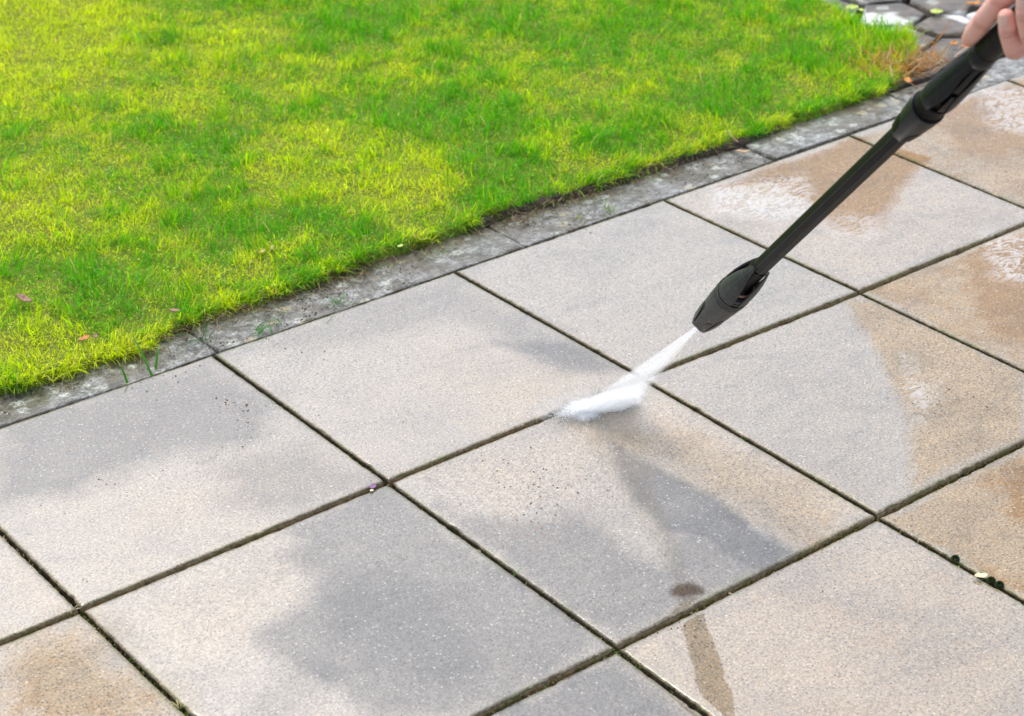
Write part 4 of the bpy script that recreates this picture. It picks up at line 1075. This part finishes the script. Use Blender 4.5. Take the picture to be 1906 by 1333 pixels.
def fan_mesh():
    """the fan as a thin lens-shaped body of spray: five nested skins between mouth and slab"""
    V = []; U = []; W = []; Ly = []; Q = []; nu, nv = 40, 30; off = 0
    sd = (JB - JA) / np.linalg.norm(JB - JA); nr_ = np.cross(sd, (JA + JB) / 2 - JT); nr_ /= np.linalg.norm(nr_)
    for ly, (th, sc) in enumerate(((-1, 1.0), (-.5, .93), (0, 1.0), (.5, .9), (1, 1.04))):
        for b in range(nv + 1):
            v = b / nv
            for a in range(nu + 1):
                u = a / nu; uu = .5 + (u - .5) * sc; land = JA + (JB - JA) * uu
                vv = v * (1 + .0 * u)
                p = JT + sd * (u - .5) * .004 + (land - JT) * vv + nr_ * th * .0065 * v * math.sqrt(max(0, 4 * u * (1 - u))) + nr_ * .005 * v * math.sin(u * 7 + ly)
                V.append(p); U.append(u); W.append(v); Ly.append(ly)
        for b in range(nv):
            for a in range(nu):
                k = off + b * (nu + 1) + a; Q.append((k, k + 1, k + nu + 2, k + nu + 1))
        off += (nu + 1) * (nv + 1)
    me = np_mesh('spray_fan', np.array(V) - np.array(L(0)), [np.array(Q)]); set_f(me, 'across', U); set_f(me, 'along', W); set_f(me, 'layer', Ly)
    return link('spray_fan', me, M_SPRAY, jet, smooth=True)
fan_mesh()
def froth():
    """low boiling mound of water where the fan lands"""
    out = gxy([(1036, 776), (1066, 752), (1110, 740), (1160, 728), (1192, 736), (1186, 756), (1158, 766), (1126, 768), (1104, 782), (1084, 787), (1064, 780)])
    x0, y0 = out.min(0) - .03; x1, y1 = out.max(0) + .03
    X, Y = np.meshgrid(np.arange(x0, x1, .0016), np.arange(y0, y1, .0016)); P = np.c_[X.ravel(), Y.ravel()]
    s = sdist(P, out); dens = np.clip(.5 - s / .020, 0, 1.0)
    out2 = gxy([(930, 812), (1010, 730), (1110, 720), (1180, 740), (1100, 775), (1030, 790)]); s2 = sdist(P, out2)
    dens = np.maximum(dens, .20 * np.clip(.5 - s2 / .03, 0, 1))
    z = .0040 + .0009 * np.clip(-s / .016, 0, 1) ** .7 * (.55 + .9 * fbm(P[:, 0], P[:, 1], 90, 3, 2)) + .0004 * fbm(P[:, 0], P[:, 1], 200, 2, 5)
    idx = np.arange(len(P)).reshape(X.shape); q = np.stack([idx[:-1, :-1], idx[:-1, 1:], idx[1:, 1:], idx[1:, :-1]], -1).reshape(-1, 4); q = q[(dens[q] > 0).any(1)]
    me = np_mesh('froth', np.c_[P, z] - np.array(L(0)), [q]); set_f(me, 'dens', dens); return link('froth', me, M_FROTH, jet, smooth=True)
froth()
A, B = JA, JB
def splash():
    n = 2600; u = rng.beta(1.0, 1.1, n); base = A + (B - A) * u[:, None]
    fwd = (np.array(at(1075, 790)) - np.array(at(1120, 745))); fwd[2] = 0; fwd /= np.linalg.norm(fwd)
    az = np.arctan2(fwd[1], fwd[0]) + rng.normal(0, 1.1, n); dist = rng.exponential(.014, n) * (1.15 - .5 * u); hh = np.abs(rng.normal(0, .006, n))
    p = base + np.c_[np.cos(az) * dist, np.sin(az) * dist, hh + .005]
    d = np.c_[np.cos(az), np.sin(az), rng.normal(.1, .4, n)]; ln = rng.uniform(.0015, .005, n)
    a = (p, p + d * ln[:, None], rng.uniform(.0002, .0005, n))
    m = 900; u = rng.random(m) ** 1.4; base = A + (B - A) * u[:, None]; lf = np.array(at(940, 800)) - np.array(at(1080, 765)); lf /= np.linalg.norm(lf)
    lf2 = np.array(at(1010, 700)) - np.array(at(1100, 760)); lf2 /= np.linalg.norm(lf2)
    kk = rng.random(m)[:, None]; dd = lf * (1 - kk) + lf2 * kk; dd /= np.linalg.norm(dd, axis=1)[:, None]; dist = rng.exponential(.03, m)
    p2 = base + dd * dist[:, None] + np.c_[rng.normal(0, .004, (m, 2)), np.abs(rng.normal(0, .006, m)) + .001]
    b = (p2, p2 + dd * rng.uniform(.003, .010, m)[:, None], rng.uniform(.00010, .00025, m))
    return [np.concatenate(q) for q in zip(a, b)]
s_, e_, w_ = splash(); v, T = spindles('splash', s_, e_, w_); link('splash', np_mesh('splash', v - np.array(L(0)), [T]), M_JET, jet)

# ------------------------------------------------------------------ the hand
HA = 850.0
def Hh(a, s, n): return L(HA + a, s, n)
hand_pts = []   # capsules: (p, q, r0, r1) in metres
def cap(p, q, r0, r1): hand_pts.append((Vector(p), Vector(q), r0 * .001, r1 * .001))
def chain(pts, rads):
    for k in range(len(pts) - 1): cap(Hh(*pts[k]), Hh(*pts[k + 1]), rads[k], rads[k + 1])
THUMB = [(-12, -21.5, 8), (3, -23.5, 8), (22, -25, 7), (58, -28, 1), (88, -24, -16), (128, -4, -34)]
IND = [(66, -11, 19.5), (57.5, 1, 23.5), (41, 18.5, 19.5), (70, 33, -16)]
MID = [(102, -11, 19), (92.5, 1, 24), (75, 18, 20.5), (98, 42, -16)]
RIN = [(150, -11, 19), (136, 2, 22), (113, 24, 17), (122, 49, -17)]
LIT = [(168, -4, 16), (157, 8, 19), (138, 27, 14), (143, 55, -18)]
chain(THUMB, [7.8, 10.2, 11.0, 11.6, 13.8, 17])
chain(IND, [8.8, 9.8, 11.0, 12]); chain(MID, [8.6, 9.8, 11.2, 12]); chain(RIN, [7.4, 8.4, 9.6, 11.4]); chain(LIT, [6.8, 7.6, 8.8, 10.6])
WR = (188, 42, -58)
for P_, r_ in ((IND[3], 12), (MID[3], 12.5), (RIN[3], 12.5), (LIT[3], 12)):
    cap(Hh(*P_), Hh(WR[0] - 12, WR[1] + (P_[1] - 42) * .5, WR[2] + 8), r_, 17)
cap(Hh(*THUMB[5]), Hh(WR[0] - 10, WR[1] - 14, WR[2] + 4), 18, 17)
cap(Hh(*IND[3]), Hh(100, 8, -34), 12, 15); cap(Hh(*MID[3]), Hh(120, 12, -36), 12, 16); cap(Hh(*LIT[3]), Hh(140, 22, -40), 12, 16)
cap(Hh(*THUMB[4]), Hh(85, 26, -30), 11, 12)
wr = Hh(*WR); fore_dir = (Vector((.62, -1.62, 1.02)) - wr).normalized()
cap(wr - fore_dir * .012, wr + fore_dir * .05, 25, 26); cap(wr + fore_dir * .05, wr + fore_dir * .23, 26, 40)
person = empty('person', (wr.x, wr.y, 0)); tag(person, 'person out of frame whose bare right hand grips the upper end of the lance', 'person')
def hand_mesh():
    bm = bmesh.new()
    for p, q, r0, r1 in hand_pts:
        d = q - p; ln = d.length; rot = d.to_track_quat('Z', 'Y'); nA, nB = 24, 8; rows = []
        prof = [(-r0 * math.cos(a), r0 * math.sin(a)) for a in np.linspace(.12, math.pi / 2, nB)] + [(ln + r1 * math.sin(a), r1 * math.cos(a)) for a in np.linspace(0, math.pi / 2 - .12, nB)]
        for z, r_ in prof: rows.append([bm.verts.new(p + rot @ Vector((math.cos(t_) * r_, math.sin(t_) * r_, z))) for t_ in np.linspace(0, 2 * math.pi, nA, endpoint=False)])
        for i in range(len(rows) - 1):
            for k in range(nA): bm.faces.new((rows[i][k], rows[i][(k + 1) % nA], rows[i + 1][(k + 1) % nA], rows[i + 1][k]))
        bm.faces.new(rows[0][::-1]); bm.faces.new(rows[-1])
    me = bpy.data.meshes.new('hand_raw'); bm.to_mesh(me); bm.free()
    o = bpy.data.objects.new('hand_raw', me); COL.objects.link(o)
    rm = o.modifiers.new('r', 'REMESH'); rm.mode = 'VOXEL'; rm.voxel_size = .0014
    sm = o.modifiers.new('s', 'SMOOTH'); sm.factor = .5; sm.iterations = 7
    dg = C.evaluated_depsgraph_get(); m2 = bpy.data.meshes.new_from_object(o.evaluated_get(dg)); bpy.data.objects.remove(o)
    n = len(m2.vertices); V = np.zeros(n * 3); m2.vertices.foreach_get('co', V); V = V.reshape(-1, 3)
    red = np.zeros(n); cre = np.zeros(n); disp = np.zeros(n)
    Ns = np.zeros(n * 3); m2.vertices.foreach_get('normal', Ns); Ns = Ns.reshape(-1, 3)
    for ch, js in ((IND, (1, 2)), (MID, (1, 2)), (RIN, (1, 2)), (LIT, (1, 2)), (THUMB, (2, 3))):
        for j in js:
            c = np.array(Hh(*ch[j])); a = np.array(Hh(*ch[j - 1])); ax = (c - a) / np.linalg.norm(c - a); rel = V - c
            dst = np.linalg.norm(rel, axis=1); near = np.exp(-(dst / .016) ** 2); red = np.maximum(red, .35 * near)
            s = rel @ ax + .0012 * np.sin(rel @ np.array((900., 700., 800.)) * .5)
            for off in (-.0022, .0008, .0036):
                g = np.exp(-((s - off) / .0007) ** 2) * (dst < .0165); cre = np.maximum(cre, g * .5); disp -= g * .00045
        c = np.array(Hh(*ch[0])); red = np.maximum(red, .65 * np.exp(-(np.linalg.norm(V - c, axis=1) / .012) ** 2))
    V2 = V + Ns * disp[:, None]; m2.vertices.foreach_set('co', (V2 - np.array(person.location)).ravel().astype(np.float32)); m2.update()
    set_f(m2, 'red', red); set_f(m2, 'crease', cre); m2.name = 'body'
    return link('body', m2, M_SKIN, person, smooth=True)
hand_mesh()
def nail(ch, out, w=11, l=12, rr=8.2, shift=.3):
    """curved plate on the back of a fingertip; out = outward direction"""
    a = Hh(*ch[0]); b = Hh(*ch[1]); ax = (a - b).normalized(); out = (out - ax * out.dot(ax)).normalized(); sd = ax.cross(out)
    V = []; n, m = 10, 10
    for i in range(n + 1):
        t_ = i / n
        for k in range(m + 1):
            v = k / m * 2 - 1; ww = w / 2 * (1 - .35 * max(0, (t_ - .7) / .3) ** 2 - .25 * max(0, (.25 - t_) / .25) ** 2); x = v * ww
            h = math.sqrt(max(.1, rr * rr - x * x)) + .35 - 1.2 * t_ ** 2
            p = a + ax * (.001 * (l * (t_ - .62))) + sd * (x * .001) + out * (h * .001); V.append(tuple(p - person.location))
    F = [(i * (m + 1) + k, i * (m + 1) + k + 1, (i + 1) * (m + 1) + k + 1, (i + 1) * (m + 1) + k) for i in range(n) for k in range(m)]
    me = bpy.data.meshes.new('nail'); me.from_pydata(V, [], F); me.update()
    o = link('nail', me, M_NAIL, person, smooth=True); q = o.modifiers.new('t', 'SOLIDIFY'); q.thickness = .0007; return o
nail(IND, Nn + Sv * .1, 12.5, 13, 9.0); nail(MID, Nn + Sv * .1, 12, 13, 8.8); nail(RIN, Nn + Sv * .1, 11, 11.5, 7.6); nail(LIT, Nn + Sv * .1, 9.5, 10, 7.0)
nail(THUMB, -Sv * .8 + Nn * -.5, 13.5, 14, 8.4)
# sleeve and upper arm, outside the picture
def sleeve():
    a = wr + fore_dir * .16; el = wr + fore_dir * .25; sh = el + Vector((.12, -.20, .22))
    bm = bmesh.new(); rows = []
    path = [(a, .046), (a + fore_dir * .006, .047), (wr + fore_dir * .20, .049), (el, .055), (el.lerp(sh, .3), .058), (el.lerp(sh, .7), .064), (sh, .07), (sh + Vector((.03, -.02, .03)), .05)]
    for k, (p, r_) in enumerate(path):
        d = (path[min(k + 1, len(path) - 1)][0] - path[max(k - 1, 0)][0]).normalized(); rot = d.to_track_quat('Z', 'Y')
        rows.append([bm.verts.new(p + rot @ Vector((math.cos(t_) * r_, math.sin(t_) * r_ * .95, 0)) - person.location) for t_ in np.linspace(0, 2 * math.pi, 24, endpoint=False)])
    for i in range(len(rows) - 1):
        for k in range(24): bm.faces.new((rows[i][k], rows[i][(k + 1) % 24], rows[i + 1][(k + 1) % 24], rows[i + 1][k]))
    bm.faces.new(rows[-1]); me = bpy.data.meshes.new('sleeve'); bm.to_mesh(me); bm.free()
    o = link('sleeve', me, M_CLOTH, person, smooth=True); q = o.modifiers.new('s', 'SUBSURF'); q.levels = q.render_levels = 2
sleeve()
